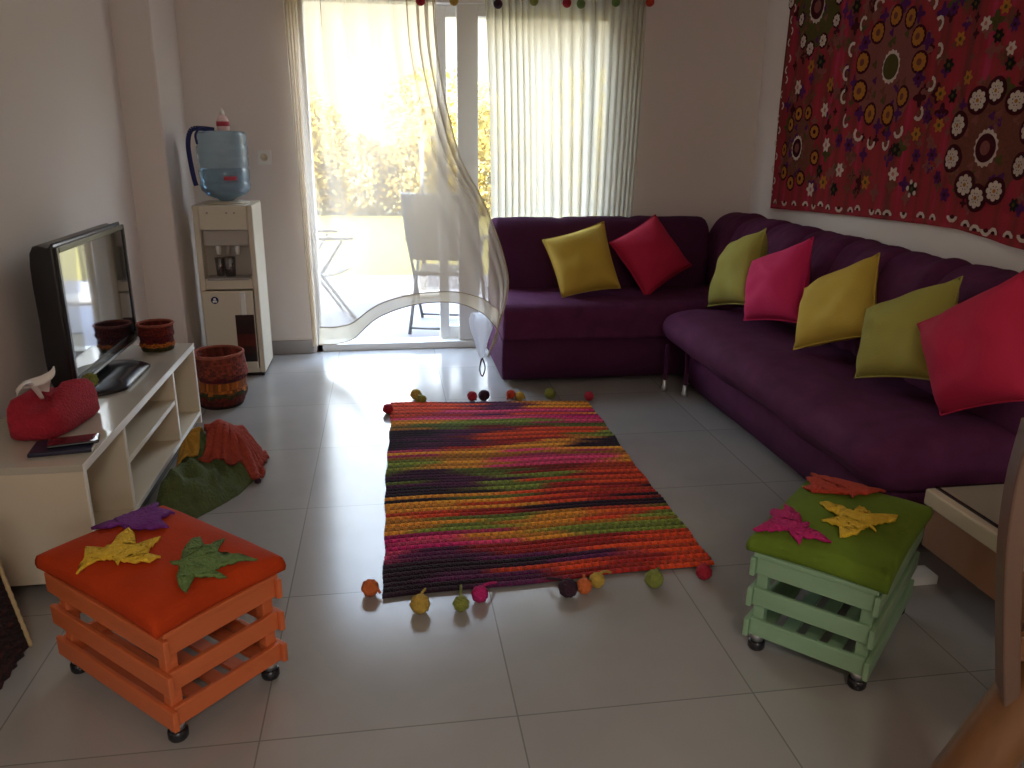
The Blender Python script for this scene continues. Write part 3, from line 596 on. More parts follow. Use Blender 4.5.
y, z, r = D_B[0]; rosette(y, z, r, .255, 'olive', 'rosebrown')
for a in D_Bo: disc(a[0], a[1], a[2] * 1.12, 'maroon', 2, 24); disc(a[0], a[1], a[2] * .86, 'orange', 3, 22, 12, .05); disc(a[0], a[1], a[2] * .35, 'brown', 4, 10)
for i, a in enumerate(D_Bo):
    b = D_Bo[(i + 1) % len(D_Bo)]
    if abs(a[0] - b[0]) < .3: disc((a[0] + b[0]) / 2 + (a[0] - 3.6) * .25, (a[1] + b[1]) / 2 + (a[1] - 1.65) * .25, .028, 'violet', 1.5, 8, 4, .4)
for a in D_Bc:
    an = math.atan2(a[1] - 1.65, a[0] - 3.6); arc(a[0], a[1], a[2] * .78, .014, an - 1.9, an + 1.9, 'cream', 2, 14); disc(a[0], a[1], a[2] * .4, 'brown', 1.5, 10)
y, z, r = D_C[0]; rosette(y, z, r, .205, 'maroon', 'brown')
for a in D_Cw: disc(a[0], a[1], a[2] * 1.18, 'maroon', 1.6, 26); daisy(a[0], a[1], a[2] * 1.12, 'cream', 'orange', 'maroon', 2)
y, z, r = D_D[0]; rosette(y, z, r * .85, .17, 'maroon', 'brown')
for a in D_Do: disc(a[0], a[1], a[2] * 1.05, 'maroon', 2, 20); disc(a[0], a[1], a[2] * .78, 'orange', 3, 18, 10, .05); disc(a[0], a[1], a[2] * .3, 'maroon', 4, 8)
for nm, c, c2 in (('sw', 'cream', 'rose'), ('sb', 'black', 'olive'), ('sp', 'violet', 'maroon'), ('so', 'orange', 'olive')):
    for a in globals()['D_' + nm]: disc(a[0], a[1], a[2] * 1.0, c, 2, 30, 6, .22); disc(a[0], a[1], a[2] * .34, c2, 3, 9)
for a in D_sb[7:8]:
    for k in range(5): disc(a[0] + .03 * math.cos(k * 1.26), a[1] + .03 * math.sin(k * 1.26), .011, 'cream', 4, 8)
bb = [(p[0], p[1]) for p in D_bb] + [(2.62 - .075 * k, .995 + .01 * math.sin(k * 2)) for k in range(11)]
for i, p in enumerate(bb): arc(p[0], p[1] + (.008 if i % 3 == 1 else -.012), .021, .013, *((.1, PI - .1) if i % 3 != 1 else (PI + .1, 2 * PI - .1)), 'cream', 2, 8); disc(p[0], p[1], .012, 'maroon', 1.5, 8)
for i, p in enumerate(D_bl): arc(p[0] + .004, p[1], .018, .009, *((-1.3, 1.3) if i % 2 else (PI - 1.3, PI + 1.3)), 'cream', 2, 8)
for k in range(9): arc(4.6, 2.07 + .05 * k, .018, .009, -1.3, 1.3, 'cream', 2, 8)
# a further rosette past the picture's right border and the upper rows
for (y, z, ci, cd) in ((2.2, 1.7, 'olive', 'rosebrown'), (2.9, 2.15, 'maroon', 'brown')):
    rosette(y, z, .07, .2, ci, cd)
    for k in range(9): a = k * 2 * PI / 9; daisy(y + .2 * math.cos(a), z + .2 * math.sin(a), .045, 'orange' if ci == 'olive' else 'cream', 'maroon', 'maroon', 2)
tp_o = obj('tapestry', tb, TM, smooth=True, solid=-1)
tag(tp_o, 'red embroidered wall hanging with cream, orange and olive flower rosettes above the sofa', 'tapestry')

# ================================================================== RUG
COLS = dict(O=(.82, .26, .09), R=(.60, .12, .08), Y=(.84, .54, .15), G=(.46, .52, .18), D=(.13, .03, .10), U=(.30, .07, .24), P=(.82, .24, .40), M=(.70, .07, .36))
RG = [(0, 'OOUYY'), (.06, 'ORUOY'), (.10, 'OPPPM'), (.16, 'YGGPP'), (.20, 'YGRGG'), (.24, 'DUOOG'), (.29, 'DURYD'), (.34, 'PPYYD'), (.385, 'PYYPY'), (.43, 'GYPPY'), (.475, 'YGPRR'), (.50, 'GUGRO'), (.54, 'DUGOO'),
      (.585, 'DDGRO'), (.635, 'YYORD'), (.68, 'YORDD'), (.72, 'YGYOG'), (.765, 'MPYYG'), (.80, 'MPYGG'), (.84, 'MPYYG'), (.865, 'PURRO'), (.895, 'DDUOO'), (.93, 'DUORO'), (.965, 'DDURO'), (1.0, 'DDRUR')]
cor = [Vector(p) for p in ((-.02, 3.925, 0), (.99, 3.83, 0), (1.005, 2.165, 0), (-.06, 2.105, 0))]
rug = thing('striped_rug', 'flat multicoloured striped crochet rug with pompoms along both short ends', 'rug', (0, 0, 0))
bm = bmesh.new(); cl = bm.loops.layers.color.new('tint'); rr = random.Random(5)
NR, NX = 66, 120
for r_ in range(NR):
    j1 = rr.uniform(-.020, .020); j2 = rr.uniform(-.20, .20); br = (.9, 1.2)[r_ % 2] * rr.uniform(.92, 1.08); dark = rr.random() < .04
    def colr(u, v):
        vv = min(.999, max(0, v + j1)); k = 0
        while k < len(RG) - 2 and vv > RG[k + 1][0]: k += 1
        row = RG[k][1]; x = min(3.999, max(0, u * 4 + j2 * 3 + .25 * math.sin(u * 9 + r_ * 2.1))); i = int(x); f = x - i; f = min(1, max(0, (f - .3) / .4))
        a, b = COLS[row[i]], COLS[row[i + 1]]
        return [(a[q] * (1 - f) + b[q] * f) for q in range(3)]
    v0, v1 = r_ / NR, (r_ + 1) / NR; P = []
    for h in range(6):
        vv = v0 + (v1 - v0) * h / 5; z = .009 + .006 * max(0, math.sin(PI * h / 5)) ** .7; row = []
        for i in range(NX + 1):
            u = i / NX; p = (cor[0] * (1 - u) + cor[1] * u) * (1 - vv) + (cor[3] * (1 - u) + cor[2] * u) * vv
            ed = .006 * math.sin(v0 * 47) if i in (0, NX) else 0
            row.append((p.x + ed * .5 + .004 * math.sin(vv * 9), p.y + .005 * math.sin(u * 11), z + .0016 * math.sin(i * 2.1 + r_) * math.sin(PI * h / 5)))
        P.append(row)
    V = grid(bm, P)
    for h in range(5):
        for i in range(NX):
            pass
    # bottom skirt of the end rows is closed by side faces
    bm.faces.ensure_lookup_table()
    base_i = r_ * 5 * NX
    for h in range(5):
        for i in range(NX):
            c = colr(i / NX, (v0 + v1) / 2); g = br * (1 + .12 * math.sin(i * 1.9 + r_ * 3) + rr.uniform(-.1, .1)) * (.6 if dark else 1)
            f = bm.faces[base_i + h * NX + i]
            for l in f.loops: l[cl] = (min(1, c[0] * g), min(1, c[1] * g), min(1, c[2] * g), 1)
rg_o = obj('woven_body', bm, RUGM, rug, smooth=True, solid=.004, solid_off=-1)
def rug_pom(p, m, i, edge_y, dx):
    r = .026 + .003 * math.sin(i * 2); bm = bmesh.new(); ball(bm, (p[0], p[1], r), r, i, .09); t_ = obj('pompom', bm, m, rug)
    s = 1 if edge_y > p[1] else -1; ex = p[0] + dx
    bm = bmesh.new(); tube(bm, smoothpath([(p[0], p[1] + s * .01, r * 1.5), (p[0] + dx * .5, (p[1] + edge_y) / 2, .035), (ex, edge_y, .012)], 5), .0045, 6); obj('string', bm, m, t_)
fc = [Y_CRIM, Y_MUS, Y_OLV, Y_CRIM, Y_DRK, Y_RED, Y_MUS, Y_OLV, Y_CRIM]
for i, p in enumerate(D_rug_far): rug_pom(p, fc[i], i, 3.90 if i else 3.80, .03 * math.sin(i * 2.3))
nc = [Y_ORG, Y_MUS, Y_OLV, Y_PNK, Y_DRK, Y_ORG, Y_MUS, Y_OLV, Y_CRIM]
for i, p in enumerate(D_rug_near): rug_pom(p, nc[i], i, 2.13 + .03 * i / 8, (.03, .02, .01, .06, -.05, .02, .06, .045, .03)[i])

# ================================================================== OTTOMANS
def dome(x, y, h=.034):
    a = min(1, abs(x) / .262); b = min(1, abs(y) / .182); return .336 + h * (1 - a ** 4) * (1 - b ** 4)
def ottoman(label, loc, deg, wood, velvet, leaves, mir=False):
    t = thing('crate_ottoman', label, 'ottoman', (*loc, 0), math.radians(deg), 'crate ottomans')
    LX, LY, T_, Hs = .245, .154, .014, .052
    cr_ = bpy.data.objects.new('crate', None); C.collection.objects.link(cr_); cr_.parent = t
    for z in (.048, .140, .232):
        for s in (-1, 1):
            obj('slat', boxbm(-LX - .006, LX + .006, s * LY - T_ / 2, s * LY + T_ / 2, z, z + Hs), wood, cr_, smooth=False, bevel=.003)
            obj('slat', boxbm(s * (LX - .012) - T_ / 2, s * (LX - .012) + T_ / 2, -LY + .007, LY - .007, z + .004, z + Hs + .002), wood, cr_, smooth=False, bevel=.003)
    for sx_ in (-1, 1):
        for sy_ in (-1, 1):
            x, y = sx_ * (LX - .034), sy_ * (LY - .022)
            obj('corner_post', boxbm(x - .015, x + .015, y - .015, y + .015, .046, .290), wood, cr_, smooth=False, bevel=.003)
            bm = bmesh.new(); lathe(bm, [(0, 0), (.020, 0), (.023, .006), (.023, .022), (.018, .027), (0, .027)], (x, y, 0), 18); ft = obj('foot', bm, BLACK, t)
            bm = bmesh.new(); lathe(bm, [(0, .027), (.017, .027), (.019, .05), (0, .05)], (x, y, 0), 16); obj('foot_collar', bm, SILVER, ft)
    bm = bmesh.new()
    for k in range(5): y = -LY + .035 + k * .06; box(bm, -LX + .02, LX - .02, y - .018, y + .018, .056, .066)
    obj('bottom_boards', bm, wood, cr_, smooth=False)
    obj('lid_board', boxbm(-LX, LX, -LY, LY, .287, .299), wood, cr_, smooth=False, bevel=.002)
    # plump seat pad
    N = 26; P = []; bm = bmesh.new(); HX, HY = .254, .175
    def rr2(u, v, k=1):  # rounded rectangle mapping
        eu, ev = 2 * u - 1, 2 * v - 1; return eu * HX * k * (1 - .045 * (1 - ev * ev)), ev * HY * k * (1 - .045 * (1 - eu * eu))
    topv = []
    for j in range(N + 1):
        row = []
        for i in range(N + 1):
            x, y = rr2(i / N, j / N, .975); row.append((x, y, dome(x, y) + .002 * noise.noise(Vector((x * 14, y * 14, deg)))))
        topv.append(row)
    V = grid(bm, topv)
    ring = [V[0][i] for i in range(N + 1)] + [V[j][N] for j in range(1, N + 1)] + [V[N][N - i] for i in range(1, N + 1)] + [V[N - j][0] for j in range(1, N)]
    prev = ring
    for (k, z) in ((1.018, .326), (1.026, .314), (1.015, .303), (.985, .298)):
        cur = [bm.verts.new((v.co.x * k, v.co.y * k, z)) for v in ring]
        for a in range(len(ring)): b = (a + 1) % len(ring); bm.faces.new((prev[a], prev[b], cur[b], cur[a]))
        prev = cur
    bm.faces.new(prev)
    obj('seat_pad', bm, velvet, t)
    for nm, pts, m, c in leaves:
        # crocheted leaf: outline triangulated and laid over the pad
        bm = bmesh.new(); cl_ = lambda x, y: (max(-.252, min(.252, x)), max(-.172, min(.172, y)))
        q = [cl_(*p) for p in pts]; vs_ = [bm.verts.new((x, y, 0)) for x, y in q]
        es = [bm.edges.new((vs_[i], vs_[(i + 1) % len(vs_)])) for i in range(len(vs_))]
        bmesh.ops.triangle_fill(bm, edges=es, use_beauty=True)
        for _ in range(3): bmesh.ops.subdivide_edges(bm, edges=bm.edges, cuts=1)
        cx = sum(p[0] for p in q) / len(q); cy = sum(p[1] for p in q) / len(q)
        for v in bm.verts:
            dx, dy = v.co.x - cx, v.co.y - cy; an = math.atan2(dy, dx); r = math.hypot(dx, dy)
            v.co.z = dome(v.co.x, v.co.y) + .008 + .0020 * math.sin(an * 22 + 3) * min(1, r / .02)
        lf = obj(nm, bm, m, t, solid=.006, solid_off=0); lf['label'] = c
LFO = [('crochet_leaf', D_leaf_purple, Y_PUR, 'purple crochet leaf'), ('crochet_leaf', D_leaf_yellow, Y_GOLD, 'yellow crochet leaf'), ('crochet_leaf', D_leaf_green, Y_GRN, 'green crochet leaf')]
LFG = [('crochet_leaf', D_leaf_red, Y_RED, 'rust red crochet leaf'), ('crochet_leaf', D_leaf_gold, Y_GOLD, 'golden crochet leaf'), ('crochet_leaf', D_leaf_pink, Y_PNK, 'magenta crochet leaf')]
ottoman('orange slatted crate ottoman with an orange velvet seat and three crochet leaves', (-.583, 1.843), 137, ORW, ORV, LFO)
ottoman('green slatted crate ottoman with a green velvet seat and three crochet leaves', (1.200, 1.793), 44, GRW, GRV, LFG)

# ================================================================== TV CABINET AND WHAT STANDS ON IT
CX0, CX1, CY0, CY1, CZ = -1.285, -.888, 2.258, 3.65, .42
cab = thing('tv_cabinet', 'low cream television cabinet with open compartments along the left wall', 'cabinet', (0, 0, 0))
TK = .018
obj('top_panel', boxbm(CX0, CX1, CY0, CY1, CZ - .022, CZ), TOPGL, cab, smooth=False, bevel=.002)
obj('top_edging', boxbm(CX1, CX1 + .003, CY0, CY1, CZ - .024, CZ + .0005), WHITE_EDGE, cab, smooth=False)
obj('bottom_panel', boxbm(CX0, CX1, CY0 + TK, CY1 - TK, .085, .085 + TK), CREAM, cab, smooth=False, bevel=.001)
obj('back_panel', boxbm(CX0, CX0 + .008, CY0 + TK, CY1 - TK, .085 + TK, CZ - .022), CREAM, cab, smooth=False)
for y in (CY0, 2.62, 3.262, CY1 - TK):
    z0 = .045 if y in (CY0, CY1 - TK) else .085 + TK
    obj('side_panel' if z0 < .05 else 'divider', boxbm(CX0 + .002, CX1 - .001, y, y + TK, z0, CZ - .022), CREAM, cab, smooth=False, bevel=.001)
    obj('edge_strip', boxbm(CX1 - .001, CX1 + .002, y, y + TK, z0, CZ - .024), WHITE_EDGE, cab, smooth=False)
obj('shelf', boxbm(CX0 + .01, CX1 - .004, 2.62 + TK, 3.262, .262, .28), CREAM, cab, smooth=False)
obj('edge_strip', boxbm(CX1 - .004, CX1 - .001, 2.62 + TK, 3.262, .262, .28), WHITE_EDGE, cab, smooth=False)
obj('edge_strip', boxbm(CX1, CX1 + .002, CY0 + TK, CY1 - TK, .085, .103), WHITE_EDGE, cab, smooth=False)
for x in (CX0 + .05, CX1 - .05):
    for y in (CY0 + .06, CY1 - .05):
        bm = bmesh.new(); lathe(bm, [(0, 0), (.022, 0), (.022, .085), (0, .085)], (x, y, 0), 14); obj('foot', bm, GREY, cab)

tv = thing('television', 'flat black television with a glossy screen on the cream cabinet', 'television', (-1.13, 3.225, CZ + .0005)); TVW = .84
bm = bmesh.new(); prof_extrude(bm, closed([(-.055, .06), (-.062, .28), (-.055, .52), (.0, .535), (.022, .53), (.024, .28), (.022, .05), (0, .045)]), 'y', -.43 * TVW, .43 * TVW, 10, None, .012)
obj('housing', bm, BLACK, tv)
bm = bmesh.new(); box(bm, .020, .034, -.366, -.342, .045, .537); box(bm, .020, .034, .342, .366, .045, .537); box(bm, .020, .034, -.342, .342, .515, .537); box(bm, .020, .034, -.342, .342, .045, .085); obj('bezel', bm, BLACK, tv, smooth=False, bevel=.004)
obj('screen', boxbm(.024, .029, -.342, .342, .083, .517), SCREEN, tv, smooth=False)
obj('silver_strip', boxbm(.034, .036, -.36, .36, .047, .055), SILVER, tv, smooth=False)
obj('neck', boxbm(-.035, .0, -.06, .06, .012, .09), BLACK, tv, smooth=False, bevel=.006)
bm = bmesh.new(); n_ = 36
P = [[(-.02 + k_ * .14 * math.cos(2 * PI * i / n_) + .02, k_ * .25 * math.sin(2 * PI * i / n_), z) for i in range(n_)] for k_, z in ((1, 0), (1, .010), (.92, .016), (.4, .020))]
P = [[(max(-.10, min(.16, p[0] * 1.3 + .02)), p[1] * .95 - .10, p[2]) for p in r] for r in P]
V = grid(bm, P, wrap=True); bm.faces.new(V[0]); bm.faces.new(V[-1]); obj('stand', bm, BLACK, tv)

t = thing('notebook', 'thin dark blue notebook lying by the near edge of the cabinet top', 'notebook', (-.985, 2.395, CZ + .0005), .14)
INK = mat('navy_cover', (.012, .012, .035), .45)
obj('cover', boxbm(-.085, .085, -.055, .055, 0, .012), INK, t, smooth=False, bevel=.003)
obj('pages', boxbm(-.08, .087, -.052, .052, .002, .010), PAGE, t, smooth=False)
t = thing('phone', 'black phone lying on the dark blue notebook on the cabinet', 'phone', (-.96, 2.41, CZ + .0135), .25)
obj('body', boxbm(-.07, .07, -.035, .035, 0, .009), BLACK, t, smooth=False, bevel=.004)
obj('phone_screen', boxbm(-.066, .066, -.032, .032, .009, .0095), SCREEN, t, smooth=False)

# crocheted tissue box cover
t = thing('tissue_box', 'crimson crochet tissue box cover with a white tissue pulled out', 'tissue box', (-1.085, 2.62, CZ + .0005), -.12)
bm = bmesh.new(); P = []
for k, (s, z) in enumerate(((.90, 0), (1.02, .012), (1.05, .05), (1.0, .085), (.86, .105), (.55, .112), (.25, .112))):
    P.append([(s * .085 * (abs(math.cos(a)) ** .55) * math.copysign(1, math.cos(a)) + .006 * math.sin(3 * a + k), s * .165 * (abs(math.sin(a)) ** .55) * math.copysign(1, math.sin(a)) + .004 * math.sin(4 * a), z + (.018 * math.sin(2 * a + .8) + .006 * math.sin(5 * a) if z > .04 else 0)) for a in [2 * PI * i / 60 for i in range(60)]])
V = grid(bm, P, wrap=True); bm.faces.new(V[0]); bm.faces.new(V[-1]); obj('cover', bm, Y_CRIM, t)
P = []
for j in range(17):
    v = j / 16
    P.append([(-.01 + .018 * math.sin(u * 7 + v * 2) * (.3 + v) + .02 * v + .03 * (u - .5) * v, -.03 - .09 * v + (u - .5) * (.04 + .15 * v), .10 + .085 * math.sin(v * 2.2) + .012 * math.sin(u * 6 + 1) * v + .03 * v * (u - .5)) for u in [i / 20 for i in range(21)]])
bm = bmesh.new(); grid(bm, P); obj('tissue', bm, TISS, t, solid=.0015)
bm = bmesh.new()
for k in range(3): ball(bm, (.045, .12 + .02 * k, .09 + .005 * k), .024, k, .2)
obj('crochet_flower', bm, Y_OLV, t)

# crochet baskets
def crochet_basket(name, label, loc, R, H, bands, group, slump=0, seed=1):
    t = thing(name, label, 'basket', loc, 0, group); n = 56
    def ring(z, r, j): return [((r * (1 + .03 * math.sin(3 * a + seed + z * 9)) + .003 * math.sin(j * 3.14)) * math.cos(a) + slump * .5 * math.sin(z / H * PI) * .3, r * (1 + .03 * math.sin(2 * a + seed)) * math.sin(a), z) for a in [2 * PI * i / n for i in range(n)]]
    outer = []; NZ = 26
    for j in range(NZ + 1):
        v = j / NZ; r = R * (.86 + .14 * v + .09 * math.exp(-((v - .22) / .10) ** 2) - .05 * math.exp(-((v - .45) / .08) ** 2) + .06 * math.exp(-((v - .62) / .10) ** 2)); outer.append(ring(v * H, r, j))
    inner = [ring(v * H, R * (.90 + .04 * v), 0) for v in (1, .8, .5, .2, .06)]
    bm = bmesh.new(); cl = bm.loops.layers.color.new('tint'); V = grid(bm, outer + inner, wrap=True); bm.faces.new(V[0]); bm.faces.new(V[-1])
    rd = random.Random(seed)
    for f in bm.faces:
        z = f.calc_center_median().z / H; rad = math.hypot(*f.calc_center_median().xy)
        c = bands[-1][1]
        for zz, cc in bands:
            if z <= zz + .02 * math.sin(8 * math.atan2(f.calc_center_median().y, f.calc_center_median().x)): c = cc; break
        g = rd.uniform(.7, 1.25)
        for l in f.loops: l[cl] = (*[min(1, x * g) for x in c], 1)
    obj('woven_body', bm, BASKM, t)
    bm = bmesh.new(); tube(bm, [Vector(p) for p in ring(H, R * .97, 0)] + [Vector(ring(H, R * .97, 0)[0])], .006 if R < .1 else .008, 6); obj('rim', bm, yarn('rim' + label[:4], (.36, .09, .05)), t)
    return t
rust, crim, mus, olv, dk = (.40, .10, .045), (.34, .012, .045), (.62, .33, .05), (.22, .20, .05), (.14, .03, .03)
crochet_basket('crochet_basket', 'small striped crochet basket on the cabinet behind the television', (-1.015, 3.565, CZ + .0005), .074, .115, [(.16, olv), (.32, mus), (.62, crim), (1.1, rust)], 'striped crochet baskets', 0, 2)
crochet_basket('crochet_basket', 'tall striped crochet basket standing on the floor before the water dispenser', (-.875, 4.05, 0), .125, .27, [(.08, dk), (.22, rust), (.30, olv), (.42, mus), (.60, crim), (1.1, (.50, .20, .13))], 'striped crochet baskets', .1, 5)

# ================================================================== WATER DISPENSER
DX_, DY_, DW, DD, DH = -.875, 4.68, .31, .32, .955
dp = thing('water_dispenser', 'cream free-standing water dispenser in the corner beside the patio door', 'water dispenser', (DX_, DY_, 0), 0)
hw, hd_ = DW / 2, DD / 2
bm = bmesh.new()
box(bm, -hw, -hw + .03, -hd_, hd_, .02, DH); box(bm, hw - .03, hw, -hd_, hd_, .02, DH); box(bm, -hw + .03, hw - .03, hd_ - .02, hd_, .02, DH)
box(bm, -hw + .03, hw - .03, -hd_, hd_ - .02, DH - .13, DH); box(bm, -hw + .03, hw - .03, -hd_, hd_ - .02, .50, .56); box(bm, -hw + .03, hw - .03, -hd_, hd_ - .02, .02, .05)
obj('body', bm, DISP, dp, smooth=False, bevel=.006)
obj('recess', boxbm(-hw + .03, hw - .03, -hd_ + .10, hd_ - .02, .56, DH - .13), DISPD, dp, smooth=False)
obj('control_panel', boxbm(-hw + .034, hw - .034, -hd_ + .03, -hd_ + .10, .735, .825), DISPD, dp, smooth=False, bevel=.01)
for x in (-.05, .0, .05):
    bm = bmesh.new(); lathe(bm, [(0, -.05), (.010, -.05), (.014, -.02), (.014, 0), (0, 0)], (x, -hd_ + .06, .735), 14); obj('tap', bm, PVC if x else GREY, dp)
obj('drip_tray', boxbm(-hw + .045, hw - .045, -hd_ - .012, -hd_ + .09, .553, .568), GREY, dp, smooth=False, bevel=.004)
dr = obj('cupboard_door', boxbm(-hw + .006, hw - .034, -hd_ - .012, -hd_ + .002, .05, .495), DISP, dp, smooth=False, bevel=.006)
obj('door_handle', boxbm(.052, .082, -hd_ - .022, -hd_ - .010, .36, .49), PVC, dr, smooth=False, bevel=.006)
STR = attr_mat('striped_reflection', rough=.35, bump=.1); bm = bmesh.new(); cl = bm.loops.layers.color.new('tint')
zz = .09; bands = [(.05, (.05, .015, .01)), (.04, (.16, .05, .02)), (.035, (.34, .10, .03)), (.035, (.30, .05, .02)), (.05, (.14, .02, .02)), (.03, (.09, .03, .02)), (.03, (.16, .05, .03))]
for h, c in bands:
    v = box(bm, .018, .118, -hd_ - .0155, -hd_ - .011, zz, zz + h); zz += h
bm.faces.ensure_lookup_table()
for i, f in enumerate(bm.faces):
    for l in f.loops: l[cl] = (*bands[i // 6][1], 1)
obj('striped_reflection_panel', bm, STR, dr, smooth=False)  # the basket's reflection in the glossy door, painted on as colour stripes
# round emblem on the door
bm = bmesh.new(); lathe(bm, [(0, 0), (.020, 0), (.020, .003), (0, .003)], n=24); bmesh.ops.rotate(bm, verts=bm.verts, matrix=Matrix.Rotation(PI / 2, 3, 'X')); bmesh.ops.translate(bm, verts=bm.verts, vec=(-.082, -hd_ - .012, .445)); em = obj('round_emblem', bm, NAVY, dr)
bm = bmesh.new()
for dx, dz, r in ((-.006, .007, .006), (.006, .007, .006), (0, -.006, .007)):
    lathe(bm, [(0, 0), (r, 0), (r, .0035), (0, .0035)], (dx, -dz, 0), 14)
bmesh.ops.rotate(bm, verts=bm.verts, matrix=Matrix.Rotation(PI / 2, 3, 'X')); bmesh.ops.translate(bm, verts=bm.verts, vec=(-.082, -hd_ - .0135, .445)); obj('emblem_mark', bm, PVC, em)
for k, x in enumerate((-.08, .02, .06)):
    bm = bmesh.new(); lathe(bm, [(0, 0), (.005, 0), (.005, .002), (0, .002)], n=12); bmesh.ops.rotate(bm, verts=bm.verts, matrix=Matrix.Rotation(PI / 2, 3, 'X')); bmesh.ops.translate(bm, verts=bm.verts, vec=(x, -hd_, .915)); obj('indicator_light', bm, GREY, dp)
obj('plinth', boxbm(-hw + .01, hw - .01, -hd_ + .01, hd_ - .01, 0, .02), BLACK, dp, smooth=False)
bm = bmesh.new(); lathe(bm, [(.0, 0), (.115, 0), (.122, .006), (.10, .012), (.06, .012), (0, .012)], (0, 0, DH), 32); obj('bottle_collar', bm, DISP, dp)

GLS = thin_glass('drinking_glass', (.75, .75, .75), .25)
t = thing('drinking_glass', 'upright drinking glass on the drip tray of the water dispenser', 'glass', (DX_ + .005, DY_ - hd_ + .045, .5685))
for k, (dx, nm) in enumerate(((0, 'tumbler'),)):
    bm = bmesh.new(); lathe(bm, [(0, 0), (.027, 0), (.033, .105), (.031, .105), (.0255, .004), (0, .004)], (dx, 0, 0), 24, close=False); obj('tumbler', bm, GLS, t, solid=-1)
t = thing('drinking_glass', 'second drinking glass standing behind the front one on the dispenser tray', 'glass', (DX_ - .05, DY_ - hd_ + .06, .5685), 0)
bm = bmesh.new(); lathe(bm, [(0, 0), (.02, 0), (.026, .10), (.0245, .10), (.019, .004), (0, .004)], n=24, close=False); obj('tumbler', bm, GLS, t, solid=-1)

bt = thing('water_bottle', 'large translucent blue water bottle upside down on the dispenser', 'water bottle', (DX_ + .0, DY_ - .0, DH + .0125))
prof = [(0.035, .0), (.05, .012), (.10, .030), (.128, .058), (.134, .085), (.130, .10), (.126, .105), (.131, .115), (.133, .15), (.133, .165), (.127, .172), (.127, .18), (.133, .19), (.133, .225), (.128, .232), (.128, .24), (.133, .25), (.133, .285), (.127, .293), (.13, .31), (.132, .345), (.124, .362), (.10, .368), (0, .366)]
bm = bmesh.new(); lathe(bm, prof, n=40); obj('shell', bm, BLUEB, bt)
bm = bmesh.new(); lathe(bm, [(.02, .006), (.05, .022), (.095, .038), (.120, .062), (.122, .165), (.118, .175), (0, .175)], n=36); obj('water', bm, WATER, bt)
bm = bmesh.new(); P = [[(.1345 * math.sin(a), -.1345 * math.cos(a), z) for a in [.15 + .5 * i / 10 for i in range(11)]] for z in (.115, .135)]; grid(bm, P); obj('red_label', bm, RUBY, bt, solid=.001)
bm = bmesh.new(); pth = smoothpath([(-.02, -.06, .372), (-.07, -.09, .378), (-.125, -.10, .372), (-.150, -.10, .31), (-.150, -.095, .22), (-.142, -.085, .12), (-.135, -.08, .085)], 5)
for a, b in zip(pth, pth[1:]): bar(bm, a, b, .024, .005, up=(0, 1, 0) if False else (0, 1, 0))
st = obj('carrying_strap', bm, NAVY, None, smooth=False); tag(st, 'dark navy strap draped over the top and side of the blue bottle', 'strap'); st.location = (DX_, DY_, DH + .0125)
bm = bmesh.new(); tube(bm, smoothpath([(-.06, -.085, .379), (-.085, -.105, .376), (-.10, -.142, .345), (-.095, -.146, .30)], 4), .006, 6); k_ = obj('loose_end', bm, NAVY, st)
pk = thing('small_bottle', 'small pink and white plastic bottle standing on top of the water bottle', 'bottle', (DX_ + .02, DY_ - .02, DH + .0125 + .369))
bm = bmesh.new(); lathe(bm, [(0, 0), (.030, 0), (.033, .01), (.031, .05), (.022, .07), (.012, .075), (.012, .08), (0, .08)], n=20); obj('bottle_body', bm, PINKB, pk)
bm = bmesh.new(); lathe(bm, [(0, .08), (.014, .08), (.011, .10), (.004, .112), (0, .112)], n=16); obj('nozzle_cap', bm, PVC, pk)
bm = bmesh.new(); lathe(bm, [(.0335, .022), (.0335, .045), (.031, .046)], n=20, close=False); obj('red_label', bm, RUBY, pk, solid=.0008)

# ================================================================== KNITTED PILE ON THE FLOOR
PC = Vector((-.735, 3.04)); POUT = [(-.872, 2.66), (-.81, 2.64), (-.745, 2.70), (-.66, 2.82), (-.60, 2.92), (-.58, 3.0), (-.555, 3.06), (-.55, 3.18), (-.57, 3.30), (-.66, 3.38), (-.78, 3.38), (-.868, 3.33), (-.874, 3.20), (-.874, 3.0)]
def polar(pts, c, n):
    """outline as radius by angle about c"""
    out = []
    for i in range(n):
        a = 2 * PI * i / n; d = Vector((math.cos(a), math.sin(a))); best = .05
        for p, q in zip(pts, pts[1:] + pts[:1]):
            p, q = Vector(p) - c, Vector(q) - c; e = q - p; den = d.x * e.y - d.y * e.x
            if abs(den) < 1e-9: continue
            t = (p.x * e.y - p.y * e.x) / den; u = (p.x * d.y - p.y * d.x) / den
            if t > 0 and -1e-6 <= u <= 1 + 1e-6: best = max(best, t)
        out.append(best)
    return out
PRAD = polar(POUT, PC, 360); PRAD = [sum(PRAD[(i + k) % 360] for k in range(-5, 6)) / 11 for i in range(360)]
def heap(x, y):
    d = Vector((x, y)) - PC; a = math.degrees(math.atan2(d.y, d.x)) % 360; i = int(a); f = a - i
    t = d.length / (PRAD[i % 360] * (1 - f) + PRAD[(i + 1) % 360] * f)
    if t >= 1: return 0
    h = .055
    for bx, by, bh, bs in ((-.83, 2.80, .12, .065), (-.79, 2.95, .07, .05), (-.71, 2.93, .03, .05), (-.69, 3.15, .125, .07), (-.60, 3.10, .03, .05), (-.83, 3.13, .10, .06), (-.63, 3.27, .07, .05)): h += bh * math.exp(-((x - bx) ** 2 + (y - by) ** 2) / (2 * bs * bs))
    h += .030 * noise.noise(Vector((x * 15, y * 15, 1)))
    return h * (1 - t ** 5)
